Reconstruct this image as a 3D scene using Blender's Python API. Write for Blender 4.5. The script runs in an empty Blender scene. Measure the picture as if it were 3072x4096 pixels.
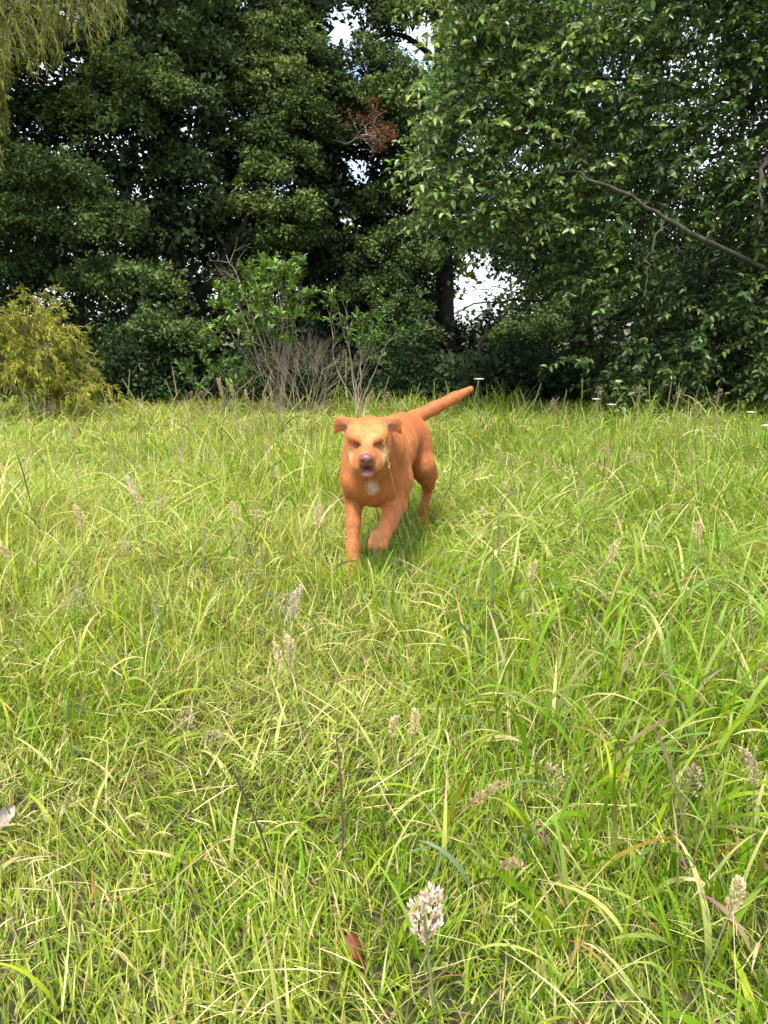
import bpy, math, random
import numpy as np

# ------------------------------------------------------------------ camera, sky, sun, exposure
sc = bpy.context.scene
COL = sc.collection
R = math.radians
CAM_Z, PITCH, F, CU, CV = 0.9, R(13.6), 3094.0, 1536.0, 2048.0     # photograph is 3072 x 4096
cam = bpy.data.cameras.new('camera')
cam.sensor_fit = 'VERTICAL'
cam.sensor_height = 24.0
cam.lens = 24.0 * F / 4096.0
cam.clip_start, cam.clip_end = 0.02, 2000.0
cam_o = bpy.data.objects.new('camera', cam)
COL.objects.link(cam_o)
cam_o.location = (0, 0, CAM_Z)
cam_o.rotation_euler = (R(90) - PITCH, 0, 0)
sc.camera = cam_o

SUN_EL, SUN_AZ = R(66), R(203)        # azimuth clockwise from +Y: behind the camera, to the left
world = bpy.data.worlds.new('World')
sc.world = world
world.use_nodes = True
wn = world.node_tree.nodes
wl = world.node_tree.links
bg = wn['Background']
sky = wn.new('ShaderNodeTexSky')
sky.sky_type = 'NISHITA'
sky.sun_disc = False
sky.sun_elevation = SUN_EL
sky.sun_rotation = SUN_AZ
sky.dust_density = 2.0
wl.new(sky.outputs[0], bg.inputs['Color'])
bg.inputs['Strength'].default_value = 0.14
# thin bright cloud over the whole sky, broken by blue
tc = wn.new('ShaderNodeTexCoord')
cn = wn.new('ShaderNodeTexNoise')
cn.inputs['Scale'].default_value = 3.2
cn.inputs['Detail'].default_value = 7.0
cr = wn.new('ShaderNodeValToRGB')
cr.color_ramp.elements[0].position = 0.38
cr.color_ramp.elements[1].position = 0.62
mx = wn.new('ShaderNodeMix')
mx.data_type = 'RGBA'
wl.new(tc.outputs['Generated'], cn.inputs['Vector'])
wl.new(cn.outputs['Fac'], cr.inputs['Fac'])
wl.new(cr.outputs['Color'], mx.inputs[0])
wl.new(sky.outputs[0], mx.inputs[6])
mx.inputs[7].default_value = (6.4, 6.8, 7.6, 1)
wl.new(mx.outputs[2], bg.inputs['Color'])

sun = bpy.data.lights.new('sun', 'SUN')
sun.energy = 3.0
sun.angle = R(12)
sun.color = (1.0, 0.93, 0.79)
sun_o = bpy.data.objects.new('sun', sun)
COL.objects.link(sun_o)
sun_o.location = (0, 0, 30)
sun_o.rotation_euler = (R(90) - SUN_EL, 0, -SUN_AZ + math.pi)
sc.view_settings.view_transform = 'Standard'
sc.view_settings.look = 'None'
sc.view_settings.exposure = 1.12
sc.view_settings.gamma = 1.0

# ------------------------------------------------------------------ helpers
rng = np.random.default_rng(7)
random.seed(7)
FW = np.array([0, math.cos(PITCH), -math.sin(PITCH)])
UP = np.array([0, math.sin(PITCH), math.cos(PITCH)])
RT = np.array([1.0, 0, 0])
CP = np.array([0, 0, CAM_Z])


def P(u, v, Y):
    """photo pixel + distance in front of the camera -> world point"""
    d = FW + RT * (u - CU) / F + UP * (CV - v) / F
    return CP + d * (Y / d[1])


def pix(p):
    p = np.asarray(p, float) - CP
    zc = p @ FW
    return CU + F * (p @ RT) / zc, CV - F * (p @ UP) / zc


def s2l(r, g, b):
    f = lambda c: (c / 255 / 12.92) if c <= 10 else ((c / 255 + 0.055) / 1.055) ** 2.4
    return np.array([f(r), f(g), f(b)])


def unit(a):
    a = np.asarray(a, float)
    return a / np.maximum(np.linalg.norm(a, axis=-1, keepdims=True), 1e-9)


_perm = rng.random((3, 64, 64))


def vnoise(x, y, s, k=0):
    """smooth 2-d value noise, 0..1, period 64 cells of size s"""
    x = np.asarray(x) / s + 17.3
    y = np.asarray(y) / s + 9.1
    xi, yi = np.floor(x).astype(int), np.floor(y).astype(int)
    fx, fy = x - xi, y - yi
    fx, fy = fx * fx * (3 - 2 * fx), fy * fy * (3 - 2 * fy)
    g = lambda a, b: _perm[k][a % 64, b % 64]
    return (g(xi, yi) * (1 - fx) + g(xi + 1, yi) * fx) * (1 - fy) + (g(xi, yi + 1) * (1 - fx) + g(xi + 1, yi + 1) * fx) * fy


def tag(o, label=None, cat=None, group=None, kind=None):
    if label: o['label'] = label
    if cat: o['category'] = cat
    if group: o['group'] = group
    if kind: o['kind'] = kind
    return o


def empty(name, loc, label=None, cat=None, group=None):
    o = bpy.data.objects.new(name, None)
    o.empty_display_size = 0.05
    COL.objects.link(o)
    o.location = tuple(float(c) for c in loc)
    return tag(o, label, cat, group)


def tri_mesh(name, V, T, C=None, smooth=True):
    V = np.ascontiguousarray(V, dtype=np.float32).reshape(-1, 3)
    T = np.ascontiguousarray(T, dtype=np.int32).reshape(-1, 3)
    me = bpy.data.meshes.new(name)
    me.vertices.add(len(V))
    me.vertices.foreach_set('co', V.ravel())
    me.loops.add(len(T) * 3)
    me.loops.foreach_set('vertex_index', T.ravel())
    me.polygons.add(len(T))
    me.polygons.foreach_set('loop_start', np.arange(0, len(T) * 3, 3, dtype=np.int32))
    me.polygons.foreach_set('use_smooth', np.full(len(T), smooth))
    if C is not None:
        C = np.ascontiguousarray(C, dtype=np.float32).reshape(-1, 3)
        at = me.color_attributes.new('Col', 'FLOAT_COLOR', 'POINT')
        at.data.foreach_set('color', np.concatenate([C, np.ones((len(C), 1), np.float32)], 1).ravel())
    me.update(calc_edges=True)
    return me


def link(name, me, mat, parent=None, loc=None):
    o = bpy.data.objects.new(name, me)
    COL.objects.link(o)
    if mat is not None and not me.materials:
        me.materials.append(mat)
    if parent is not None:
        o.parent = parent
    if loc is not None:
        o.location = tuple(float(c) for c in loc)
    return o


class Acc:
    """collects triangles with point colours, world space"""
    def __init__(s):
        s.v, s.t, s.c, s.n = [], [], [], 0

    def add(s, V, T, C):
        V = np.asarray(V, float).reshape(-1, 3)
        s.v.append(V)
        s.t.append(np.asarray(T, int).reshape(-1, 3) + s.n)
        C = np.asarray(C, float)
        s.c.append(np.broadcast_to(C, V.shape) if C.ndim == 1 else C.reshape(-1, 3))
        s.n += len(V)

    def build(s, name, mat, parent=None, origin=(0, 0, 0), smooth=True):
        V = np.concatenate(s.v) - np.asarray(origin, float)
        return link(name, tri_mesh(name, V, np.concatenate(s.t), np.concatenate(s.c), smooth), mat, parent)


def leaf_mat(name, rough=0.5, trans=0.3, spec=0.4, var=0.15, scale=9.0, tboost=(1.25, 1.2, 0.7)):
    m = bpy.data.materials.new(name)
    m.use_nodes = True
    n, l = m.node_tree.nodes, m.node_tree.links
    b = n['Principled BSDF']
    at = n.new('ShaderNodeAttribute')
    at.attribute_name = 'Col'
    nz = n.new('ShaderNodeTexNoise')
    nz.inputs['Scale'].default_value = scale
    nz.inputs['Detail'].default_value = 4
    g = n.new('ShaderNodeTexCoord')
    l.new(g.outputs['Object'], nz.inputs['Vector'])
    mr = n.new('ShaderNodeMapRange')
    mr.inputs[3].default_value = 1 - var
    mr.inputs[4].default_value = 1 + var
    mr.inputs[1].default_value = 0.3
    mr.inputs[2].default_value = 0.7
    l.new(nz.outputs['Fac'], mr.inputs[0])
    mu = n.new('ShaderNodeVectorMath')
    mu.operation = 'SCALE'
    l.new(at.outputs['Color'], mu.inputs[0])
    l.new(mr.outputs[0], mu.inputs['Scale'])
    l.new(mu.outputs[0], b.inputs['Base Color'])
    b.inputs['Roughness'].default_value = rough
    b.inputs['Specular IOR Level'].default_value = spec
    if trans > 0:
        tr = n.new('ShaderNodeBsdfTranslucent')
        tm = n.new('ShaderNodeVectorMath')
        tm.operation = 'MULTIPLY'
        tm.inputs[1].default_value = tboost
        l.new(mu.outputs[0], tm.inputs[0])
        l.new(tm.outputs[0], tr.inputs['Color'])
        ms = n.new('ShaderNodeMixShader')
        ms.inputs[0].default_value = trans
        l.new(b.outputs[0], ms.inputs[1])
        l.new(tr.outputs[0], ms.inputs[2])
        l.new(ms.outputs[0], n['Material Output'].inputs['Surface'])
    return m


def bark_mat(name, col, col2, scale=30.0):
    m = bpy.data.materials.new(name)
    m.use_nodes = True
    n, l = m.node_tree.nodes, m.node_tree.links
    b = n['Principled BSDF']
    g = n.new('ShaderNodeTexCoord')
    mp = n.new('ShaderNodeMapping')
    mp.inputs['Scale'].default_value = (1, 1, 0.3)
    nz = n.new('ShaderNodeTexNoise')
    nz.inputs['Scale'].default_value = scale
    nz.inputs['Detail'].default_value = 6
    l.new(g.outputs['Object'], mp.inputs[0])
    l.new(mp.outputs[0], nz.inputs['Vector'])
    r = n.new('ShaderNodeValToRGB')
    r.color_ramp.elements[0].position = 0.35
    r.color_ramp.elements[1].position = 0.68
    r.color_ramp.elements[0].color = (*col, 1)
    r.color_ramp.elements[1].color = (*col2, 1)
    l.new(nz.outputs['Fac'], r.inputs['Fac'])
    l.new(r.outputs['Color'], b.inputs['Base Color'])
    b.inputs['Roughness'].default_value = 0.85
    bp = n.new('ShaderNodeBump')
    bp.inputs['Strength'].default_value = 0.6
    bp.inputs['Distance'].default_value = 0.01
    l.new(nz.outputs['Fac'], bp.inputs['Height'])
    l.new(bp.outputs[0], b.inputs['Normal'])
    return m


M_GRASS = leaf_mat('grass_blade', 0.45, 0.36, 0.3, 0.12, 14)
M_STRAW = leaf_mat('dry_straw', 0.6, 0.2, 0.3, 0.15, 40, (1.1, 1.0, 0.8))
M_EVER = leaf_mat('evergreen_leaf', 0.65, 0.25, 0.15, 0.25, 2.2)
M_BROAD = leaf_mat('broad_leaf', 0.36, 0.28, 0.5, 0.18, 1.5)
M_FEATH = leaf_mat('feathery_needles', 0.55, 0.3, 0.3, 0.2, 3.0)
M_SEED = leaf_mat('seed_head', 0.7, 0.3, 0.2, 0.15, 60, (1.1, 1.0, 0.85))
M_PETAL = leaf_mat('petal', 0.4, 0.3, 0.4, 0.08, 60, (1.0, 1.0, 1.0))
M_BARK_D = bark_mat('dark_bark', (0.02, 0.016, 0.012), (0.06, 0.05, 0.04))
M_BARK_P = bark_mat('pale_mossy_bark', (0.025, 0.028, 0.016), (0.1, 0.09, 0.06), 22)
M_TWIG = bark_mat('grey_twig_bark', (0.17, 0.13, 0.1), (0.38, 0.3, 0.23), 50)


def blades(root, L, W, th0, bend, az, K, twist, c0, c1, wp=0.7, power=1.4):
    """ribbons that rise from root, lean by th0 and curl over by bend; c0 root colour, c1 tip colour (N,3)"""
    N = len(root)
    t = np.linspace(0, 1, K + 1)
    th = th0[:, None] + bend[:, None] * t[None] ** power
    thm = 0.5 * (th[:, 1:] + th[:, :-1])
    step = (L / K)[:, None]
    h = np.concatenate([np.zeros((N, 1)), np.cumsum(np.sin(thm) * step, 1)], 1)
    z = np.concatenate([np.zeros((N, 1)), np.cumsum(np.cos(thm) * step, 1)], 1)
    ca, sa = np.cos(az)[:, None], np.sin(az)[:, None]
    pos = np.stack([h * ca, h * sa, z], -1) + root[:, None, :]
    dirn = np.stack([np.sin(th) * ca, np.sin(th) * sa, np.cos(th)], -1)
    side = np.stack([-np.sin(az), np.cos(az), np.zeros(N)], -1)[:, None, :] * np.ones((1, K + 1, 1))
    nor = np.cross(dirn, side)
    tw = twist[:, None] * (0.3 + t[None])
    side = side * np.cos(tw)[..., None] + nor * np.sin(tw)[..., None]
    w = 0.5 * W[:, None] * np.minimum(1, 0.55 + 2.2 * t)[None] * (1 - t[None]) ** wp
    w = np.maximum(w, 0.02 * W[:, None])
    lft, rgt = pos - side * w[..., None], pos + side * w[..., None]
    V = np.concatenate([np.stack([lft[:, :K], rgt[:, :K]], 2).reshape(N, 2 * K, 3), pos[:, K:]], 1)
    C = c0[:, None, :] * (1 - t[None, :, None]) + c1[:, None, :] * t[None, :, None]
    C = np.concatenate([np.repeat(C[:, :K], 2, 1), C[:, K:]], 1)
    T = []
    for i in range(K - 1):
        a = 2 * i
        T += [(a, a + 1, a + 3), (a, a + 3, a + 2)]
    T.append((2 * K - 2, 2 * K - 1, 2 * K))
    T = np.array(T)[None] + (np.arange(N) * (2 * K + 1))[:, None, None]
    return V.reshape(-1, 3), T.reshape(-1, 3), C.reshape(-1, 3)


def leaves(c, axis, nor, L, W, col, ovate=False, fold=0.25):
    """leaf faces: base at c, pointing along axis; diamonds (2 tris) or ovate (4 tris)"""
    axis = unit(axis)
    side = unit(np.cross(axis, nor))
    nor = np.cross(side, axis)
    N = len(c)
    L, W = L[:, None], W[:, None]
    if not ovate:
        V = np.stack([c, c + axis * L * .5 - side * W * .5 + nor * W * fold, c + axis * L, c + axis * L * .5 + side * W * .5 + nor * W * fold], 1)
        T = np.array([(0, 1, 2), (0, 2, 3)])
    else:
        V = np.stack([c, c + axis * L * .28 - side * W * .46 + nor * W * fold, c + axis * L * .66 - side * W * .36 + nor * W * fold * .8,
                      c + axis * L - nor * W * .2, c + axis * L * .66 + side * W * .36 + nor * W * fold * .8, c + axis * L * .28 + side * W * .46 + nor * W * fold], 1)
        T = np.array([(0, 1, 2), (0, 2, 3), (0, 3, 4), (0, 4, 5)])
    k = V.shape[1]
    T = T[None] + (np.arange(N) * k)[:, None, None]
    return V.reshape(-1, 3), T.reshape(-1, 3), np.repeat(col, k, 0)


def tube(acc, pts, rad, col, sides=7):
    pts = np.asarray(pts, float)
    rad = np.broadcast_to(np.asarray(rad, float), (len(pts),))
    tg = unit(np.gradient(pts, axis=0))
    ref = np.array([0.31, 0.87, 0.38])
    a = unit(np.cross(tg, ref))
    b = np.cross(tg, a)
    ph = np.linspace(0, 2 * np.pi, sides, endpoint=False)
    V = pts[:, None] + rad[:, None, None] * (a[:, None] * np.cos(ph)[None, :, None] + b[:, None] * np.sin(ph)[None, :, None])
    n = len(pts)
    T = []
    for i in range(n - 1):
        for j in range(sides):
            p, q = i * sides + j, i * sides + (j + 1) % sides
            T += [(p, q, q + sides), (p, q + sides, p + sides)]
    V = V.reshape(-1, 3)
    V = np.concatenate([V, pts[-1:] + tg[-1:] * rad[-1]])
    top = len(V) - 1
    for j in range(sides):
        T.append(((n - 1) * sides + j, (n - 1) * sides + (j + 1) % sides, top))
    acc.add(V, T, col)


def smooth_path(pts, n=12, wob=0.0):
    """Catmull-Rom through points"""
    pts = np.asarray(pts, float)
    p = np.concatenate([2 * pts[:1] - pts[1:2], pts, 2 * pts[-1:] - pts[-2:-1]])
    m = len(pts) - 1
    out = []
    for s in np.linspace(0, m - 1e-6, n):
        i = int(s)
        t = s - i
        a, b, c, d = p[i], p[i + 1], p[i + 2], p[i + 3]
        out.append(0.5 * ((2 * b) + (-a + c) * t + (2 * a - 5 * b + 4 * c - d) * t * t + (-a + 3 * b - 3 * c + d) * t ** 3))
    out = np.array(out)
    if wob:
        out[1:-1] += rng.normal(0, wob, out[1:-1].shape)
    return out


def jit(col, n, h=0.15, s=0.12):
    col = np.asarray(col, float)
    c = col[None] * np.exp(rng.normal(0, h, (n, 1)))
    return np.clip(c * np.exp(rng.normal(0, s, (n, 3))), 0.002, 0.95)

# ------------------------------------------------------------------ ground
def ground_z(x, y):
    return 0.02 * (vnoise(x, y, 0.9) - 0.5) + 0.03 * (vnoise(x, y, 2.7, 1) - 0.5)


def make_ground():
    gx = np.concatenate([[-900, -300, -100, -40], np.linspace(-18, 18, 145), [40, 100, 300, 900]])
    gy = np.concatenate([[-300, -60, -15], np.linspace(-4, 26, 121), [40, 80, 200, 500, 1200]])
    X, Y = np.meshgrid(gx, gy)
    fade = np.clip((20 - np.abs(X)) / 6, 0, 1) * np.clip((26 - Y) / 6, 0, 1)
    Z = ground_z(X, Y) * fade
    V = np.stack([X, Y, Z], -1).reshape(-1, 3)
    nx, ny = len(gx), len(gy)
    i, j = np.meshgrid(np.arange(nx - 1), np.arange(ny - 1))
    a = (j * nx + i).ravel()
    T = np.concatenate([np.stack([a, a + 1, a + nx + 1], 1), np.stack([a, a + nx + 1, a + nx], 1)])
    m = bpy.data.materials.new('thatch_soil')
    m.use_nodes = True
    n, l = m.node_tree.nodes, m.node_tree.links
    b = n['Principled BSDF']
    g = n.new('ShaderNodeTexCoord')
    nz = n.new('ShaderNodeTexNoise')
    nz.inputs['Scale'].default_value = 60
    nz.inputs['Detail'].default_value = 9
    nz.inputs['Roughness'].default_value = 0.7
    l.new(g.outputs['Object'], nz.inputs['Vector'])
    r = n.new('ShaderNodeValToRGB')
    e = r.color_ramp.elements
    e[0].position, e[0].color = 0.3, (0.03, 0.03, 0.012, 1)
    e[1].position, e[1].color = 0.7, (0.2, 0.15, 0.07, 1)
    k = r.color_ramp.elements.new(0.5)
    k.color = (0.07, 0.075, 0.022, 1)
    l.new(nz.outputs['Fac'], r.inputs['Fac'])
    l.new(r.outputs['Color'], b.inputs['Base Color'])
    b.inputs['Roughness'].default_value = 0.95
    bp = n.new('ShaderNodeBump')
    bp.inputs['Distance'].default_value = 0.02
    l.new(nz.outputs['Fac'], bp.inputs['Height'])
    l.new(bp.outputs[0], b.inputs['Normal'])
    o = link('ground', tri_mesh('ground', V, T), m)
    tag(o, 'grassy meadow soil with thatch between the blades', 'ground', kind='structure')


make_ground()

# ------------------------------------------------------------------ grass
FRESH, YELL, PALE, STRAW, DARK = (np.array(c) for c in ([.15, .295, .008], [.3, .375, .013], [.5, .53, .16], [.62, .5, .25], [.085, .175, .01]))
PURP, RUST, BLUE = (np.array(c) for c in ([.22, .08, .13], [.36, .13, .04], [.13, .2, .1]))


def scatter(y0, y1, dens, margin=0.62):
    w = 2 * (0.55 * y1 + margin)
    n = int(dens * w * (y1 - y0))
    x = (rng.random(n) - 0.5) * w
    y = y0 + rng.random(n) * (y1 - y0)
    k = np.abs(x) < 0.55 * y + margin
    x, y = x[k], y[k]
    return x, y


def pick(n, w, cols):
    w = np.asarray(w, float)
    idx = np.searchsorted(np.cumsum(w / w.sum()), rng.random(n))
    return np.stack(cols)[np.clip(idx, 0, len(cols) - 1)]


def hfield(x, y):
    """sward height factor: short in front, longer further off, patchy"""
    s = 0.6 + 0.55 * np.clip((y - 1.3) / 2.0, 0, 1) - 0.4 * np.clip((y - 4.2) / 2.5, 0, 1)
    return s * (0.65 + 0.7 * vnoise(x, y, 0.45, 2)) * (0.8 + 0.4 * vnoise(x, y, 1.6))


def make_grass():
    fine = Acc()
    for (y0, y1, dens, K, wmul) in ((.35, 1.25, 13500, 3, 1.0), (1.25, 2.0, 12500, 3, 1.05), (2.0, 3.0, 8000, 3, 1.15), (3.0, 4.0, 7000, 2, 1.25), (4.0, 6.5, 4300, 2, 1.55), (6.5, 8.6, 2500, 2, 2.0), (8.6, 10.2, 450, 2, 2.2)):
        x, y = scatter(y0, y1, dens)
        # tufted: keep more where the tuft noise is high
        kp = rng.random(len(x)) < 0.45 + 0.75 * vnoise(x, y, 0.13, 1)
        x, y = x[kp], y[kp]
        n = len(x)
        hf = hfield(x, y)
        L = hf * (0.05 + 0.12 * rng.random(n) ** 1.3) * np.clip(.75 + .25 * (y - 1.4), .75, 1)
        W = wmul * (0.0022 + 0.0038 * rng.random(n))
        az = 2 * np.pi * (vnoise(x, y, 0.35, 1) * 1.5 + vnoise(x, y, 1.1, 2)) + rng.normal(0, 1.3, n)
        th0 = np.abs(rng.normal(0.42, 0.36, n))
        bend = rng.random(n) ** 1.4 * 1.8
        lod = np.clip((vnoise(x, y, 0.8, 2) - .5) * 4, 0, 1) * np.clip((y - 1.0) / 1.2, .35, 1)
        th0 = th0 + .55 * lod
        L = L * (1 + .35 * lod)
        dry = np.clip(vnoise(x, y, 0.6, 0) * 1.7 - 0.45 - .3 * np.clip(x, -1, 1), 0, 1)[:, None]
        c = pick(n, [33, 41, 16, 5, 5], [FRESH, YELL, PALE, STRAW, DARK])
        c = c * (1 - 0.35 * dry) + (0.5 * YELL + 0.5 * STRAW)[None] * 0.35 * dry
        lush = (.5 * np.clip((x + .1 * y) / (.35 * y + .2), 0, 1) * (rng.random(n) < .75))[:, None]
        c = c * (1 - lush) + FRESH * 1.05 * lush
        c = c * np.exp(rng.normal(0, .14, (n, 1)))
        c0 = c * 0.9 + 0.1 * PALE
        c1 = c.copy()
        tip = rng.random(n) < 0.12
        c1[tip] = 0.5 * c1[tip] + 0.5 * STRAW
        root = np.stack([x, y, ground_z(x, y) - 0.004], -1)
        fine.add(*blades(root, L, W, th0, bend, az, K, rng.normal(0, .6, n), c0, c1))
    n = 60000
    y = rng.uniform(.2, 9.0, n)
    x = (.55 * y + .6 + 1.7 * rng.random(n)) * np.where(rng.random(n) < .5, -1, 1)
    c = pick(n, [36, 40, 16, 5, 3], [FRESH, YELL, PALE, STRAW, DARK]) * np.exp(rng.normal(0, .18, (n, 1)))
    root = np.stack([x, y, ground_z(x, y) - .003], -1)
    fine.add(*blades(root, hfield(x, y) * (.08 + .16 * rng.random(n)), .006 + .007 * rng.random(n), np.abs(rng.normal(.45, .35, n)), rng.random(n) * 1.5, rng.random(n) * 6.283, 2, rng.normal(0, .7, n), c * .9, c))
    x, y = scatter(.35, 2.3, 8000, .5)
    n = len(x)
    c = pick(n, [40, 30, 8, 10, 12], [FRESH, YELL, PALE, STRAW * .8, DARK]) * np.exp(rng.normal(0, .2, (n, 1)))
    root = np.stack([x, y, ground_z(x, y) - .003], -1)
    fine.add(*blades(root, .02 + .045 * rng.random(n), .002 + .003 * rng.random(n), np.abs(rng.normal(.7, .4, n)), rng.random(n), rng.random(n) * 6.283, 2, rng.normal(0, .7, n), c * .9, c))
    o = fine.build('fine_grass', M_GRASS)
    tag(o, 'fine green grass sward covering the whole meadow', 'grass', kind='stuff')

    broad = Acc()
    for (y0, y1, dens, K, wmul) in ((.45, 2.0, 1050, 7, 1.1), (2.0, 4.0, 900, 6, 1.15), (4.0, 6.5, 420, 5, 1.2), (6.5, 8.7, 420, 4, 1.4)):
        x, y = scatter(y0, y1, dens)
        cl = vnoise(x, y, 0.28, 0) * 0.6 + vnoise(x, y, 0.9, 2) * 0.6
        rt_ = np.where(y < 2.6, np.clip((x + .1) / .5, 0, 1), .4)
        kp = rng.random(len(x)) < np.clip(cl * 2.0 - 0.45, 0.12, 1) * (.55 + .8 * rt_)
        x, y, rt_ = x[kp], y[kp], rt_[kp]
        n = len(x)
        L = hfield(x, y) * (0.14 + 0.2 * rng.random(n)) * (.85 + .4 * rt_)
        L = np.where(y < 2.0, L * 0.85, L)
        L = np.where(y > 6.0, L * (.55 + 1.25 * vnoise(x, y, .5, 1)), L)
        L = np.where(y < 0.8, L * 0.75, L)
        W = wmul * (0.004 + 0.0085 * rng.random(n) ** 1.5) * (.85 + .3 * rt_)
        az = 2 * np.pi * (vnoise(x, y, 0.5, 2) * 1.6) + rng.normal(0, 1.4, n)
        th0 = np.abs(rng.normal(0.32, 0.25, n))
        bend = 0.2 + rng.random(n) * 1.9
        lod = np.clip((vnoise(x, y, 0.8, 2) - .5) * 4, 0, 1)
        th0 = th0 + .5 * lod
        c = pick(n, [38, 30, 22, 5, 3, 6], [FRESH, YELL, PALE, STRAW, DARK, BLUE]) * np.exp(rng.normal(0, .15, (n, 1)))
        c = c * (1 - .3 * lod[:, None]) + PALE * .3 * lod[:, None]
        lush = (.6 * np.clip((x + .1 * y) / (.35 * y + .2), 0, 1) * (rng.random(n) < .7))[:, None]
        c = c * (1 - lush) + FRESH * lush
        c1 = c.copy()
        q = rng.random(n)
        c1[q < .13] = STRAW
        c1[(q > .13) & (q < .165)] = PURP
        c1[(q > .165) & (q < .19)] = RUST
        root = np.stack([x, y, ground_z(x, y) - 0.004], -1)
        broad.add(*blades(root, L, W, th0, bend, az, K, rng.normal(0, .8, n), c, c1, wp=0.6))
    n = 260
    x, y = rng.normal(-.09, .1, n), rng.uniform(2.42, 2.66, n)
    c = pick(n, [50, 35, 15], [FRESH, YELL, PALE]) * np.exp(rng.normal(0, .15, (n, 1)))
    broad.add(*blades(np.stack([x, y, ground_z(x, y)], -1), rng.uniform(.06, .14, n), rng.uniform(.003, .007, n), np.abs(rng.normal(.25, .2, n)), rng.random(n) * 1.2, rng.random(n) * 6.283, 5, rng.normal(0, .7, n), c, c, wp=.6))
    o = broad.build('broad_grass', M_GRASS)
    tag(o, 'broad arching grass blades mixed through the meadow', 'grass', kind='stuff')

    dry = Acc()
    for (y0, y1, dens, wmul) in ((.35, 2.2, 1300, 1.0), (2.2, 5, 600, 1.3), (5, 8.5, 300, 1.8)):
        x, y = scatter(y0, y1, dens)
        kp = rng.random(len(x)) < 0.2 + 0.9 * vnoise(x, y, 0.55, 0)
        x, y = x[kp], y[kp]
        n = len(x)
        L = 0.04 + 0.13 * rng.random(n) ** 2
        W = wmul * (0.001 + 0.0022 * rng.random(n))
        th0 = np.clip(rng.normal(1.25, 0.25, n), 0.2, 1.5)
        c = pick(n, [50, 20, 16, 8], [STRAW, PALE, np.array([.24, .17, .09]), RUST * 0.8]) * np.exp(rng.normal(0, .2, (n, 1)))
        root = np.stack([x, y, ground_z(x, y) + rng.random(n) * 0.06], -1)
        dry.add(*blades(root, L, W, th0, rng.normal(0.15, .3, n), rng.random(n) * 6.283, 3, rng.normal(0, .8, n), c, c, wp=0.4))
    o = dry.build('dry_straw', M_STRAW)
    tag(o, 'dry straw coloured blades lying in the meadow thatch', 'straw', kind='stuff')


make_grass()

# ------------------------------------------------------------------ trees
SUNNY = np.array([0.3, -0.5, 0.8])


def puff_leaves(acc, cen, rad, n_per, L, cols, up=0.5, spread=0.42, squash=0.8):
    """many small leaves through puffs: cen (M,3), rad (M,)"""
    M = len(cen)
    n = M * n_per
    d = unit(rng.normal(0, 1, (n, 3)))
    d[:, 2] = np.abs(d[:, 2]) * np.where(rng.random(n) < 0.78, 1, -1)
    r = rng.random(n) ** 0.35
    c = np.repeat(cen, n_per, 0) + d * (np.repeat(rad, n_per) * r)[:, None] * np.array([1, 1, squash])
    nor = unit(d * 0.7 + np.array([0, 0, up]) + rng.normal(0, spread, (n, 3)))
    ax = unit(np.cross(nor, rng.normal(0, 1, (n, 3))) + d * 0.5)
    l = L * (0.7 + 0.6 * rng.random(n))
    col = np.repeat(cols, n_per, 0) * np.exp(rng.normal(0, .14, (n, 1)))
    acc.add(*leaves(c, ax, nor, l, l * 0.62, col))


def pad(cen, rx, ry, rz, n):
    """puff centres over the upper shell of a foliage pad"""
    d = unit(rng.normal(0, 1, (n, 3)))
    d[:, 2] = np.abs(d[:, 2]) - 0.25 * rng.random(n)
    r = 0.62 + 0.38 * rng.random(n)
    # lumpy edge
    r *= 0.8 + 0.35 * np.sin(d[:, 0] * 5 + cen[0] * 7) * np.cos(d[:, 1] * 4 + cen[2] * 5)
    r = np.where(rng.random(n) < .2, r * rng.uniform(1.0, 1.4, n), r)
    q = d * r[:, None] * np.array([rx, ry, rz])
    q[:, 2] -= rz * .45 * np.clip((q[:, 0] / rx) ** 2, 0, 1.6) * rng.uniform(.4, 1.3)          # edges droop
    q += rng.normal(0, .06, (n, 3))
    return cen + q


GAPS = [(u_, v_, r_ * .62, y_) for (u_, v_, r_, y_) in [  # openings in the canopy (pixel centre, radius, distance): spheres kept free of foliage
    (1695, 195, 125, 12), (1370, 115, 110, 12), (1910, 570, 85, 12), (2150, 650, 70, 12), (1870, 1215, 150, 12), (2060, 1190, 90, 12), (1960, 1150, 45, 12),
    (1425, 690, 55, 12), (1120, 780, 55, 12), (1085, 560, 40, 12), (500, 535, 38, 12), (690, 535, 40, 12), (880, 740, 35, 12), (905, 530, 35, 12), (610, 800, 50, 12),
    (285, 110, 45, 12), (870, 600, 30, 12), (1410, 300, 40, 12), (830, 750, 30, 12), (1520, 150, 40, 12), (2440, 270, 30, 12), (2860, 380, 40, 12), (1560, 880, 35, 12), (1370, 900, 60, 12)]]


def gap_mask(p, grow=1.0):
    keep = np.ones(len(p), bool)
    for (u, v, r, Y) in GAPS:
        a = P(u, v, Y) - CP
        a = a / np.linalg.norm(a)
        q = p - CP
        along = q @ a
        off = np.linalg.norm(q - along[:, None] * a, axis=1)
        keep &= off > grow * r / F * along * (.55 + .9 * rng.random(len(p)))
    return keep


EV_D, EV_M, EV_L, EV_Y = (np.array(c) for c in ([.025, .045, .021], [.062, .105, .035], [.125, .18, .052], [.21, .21, .045]))  # from D to L, shaded to lit foliage painted as leaf colour


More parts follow.
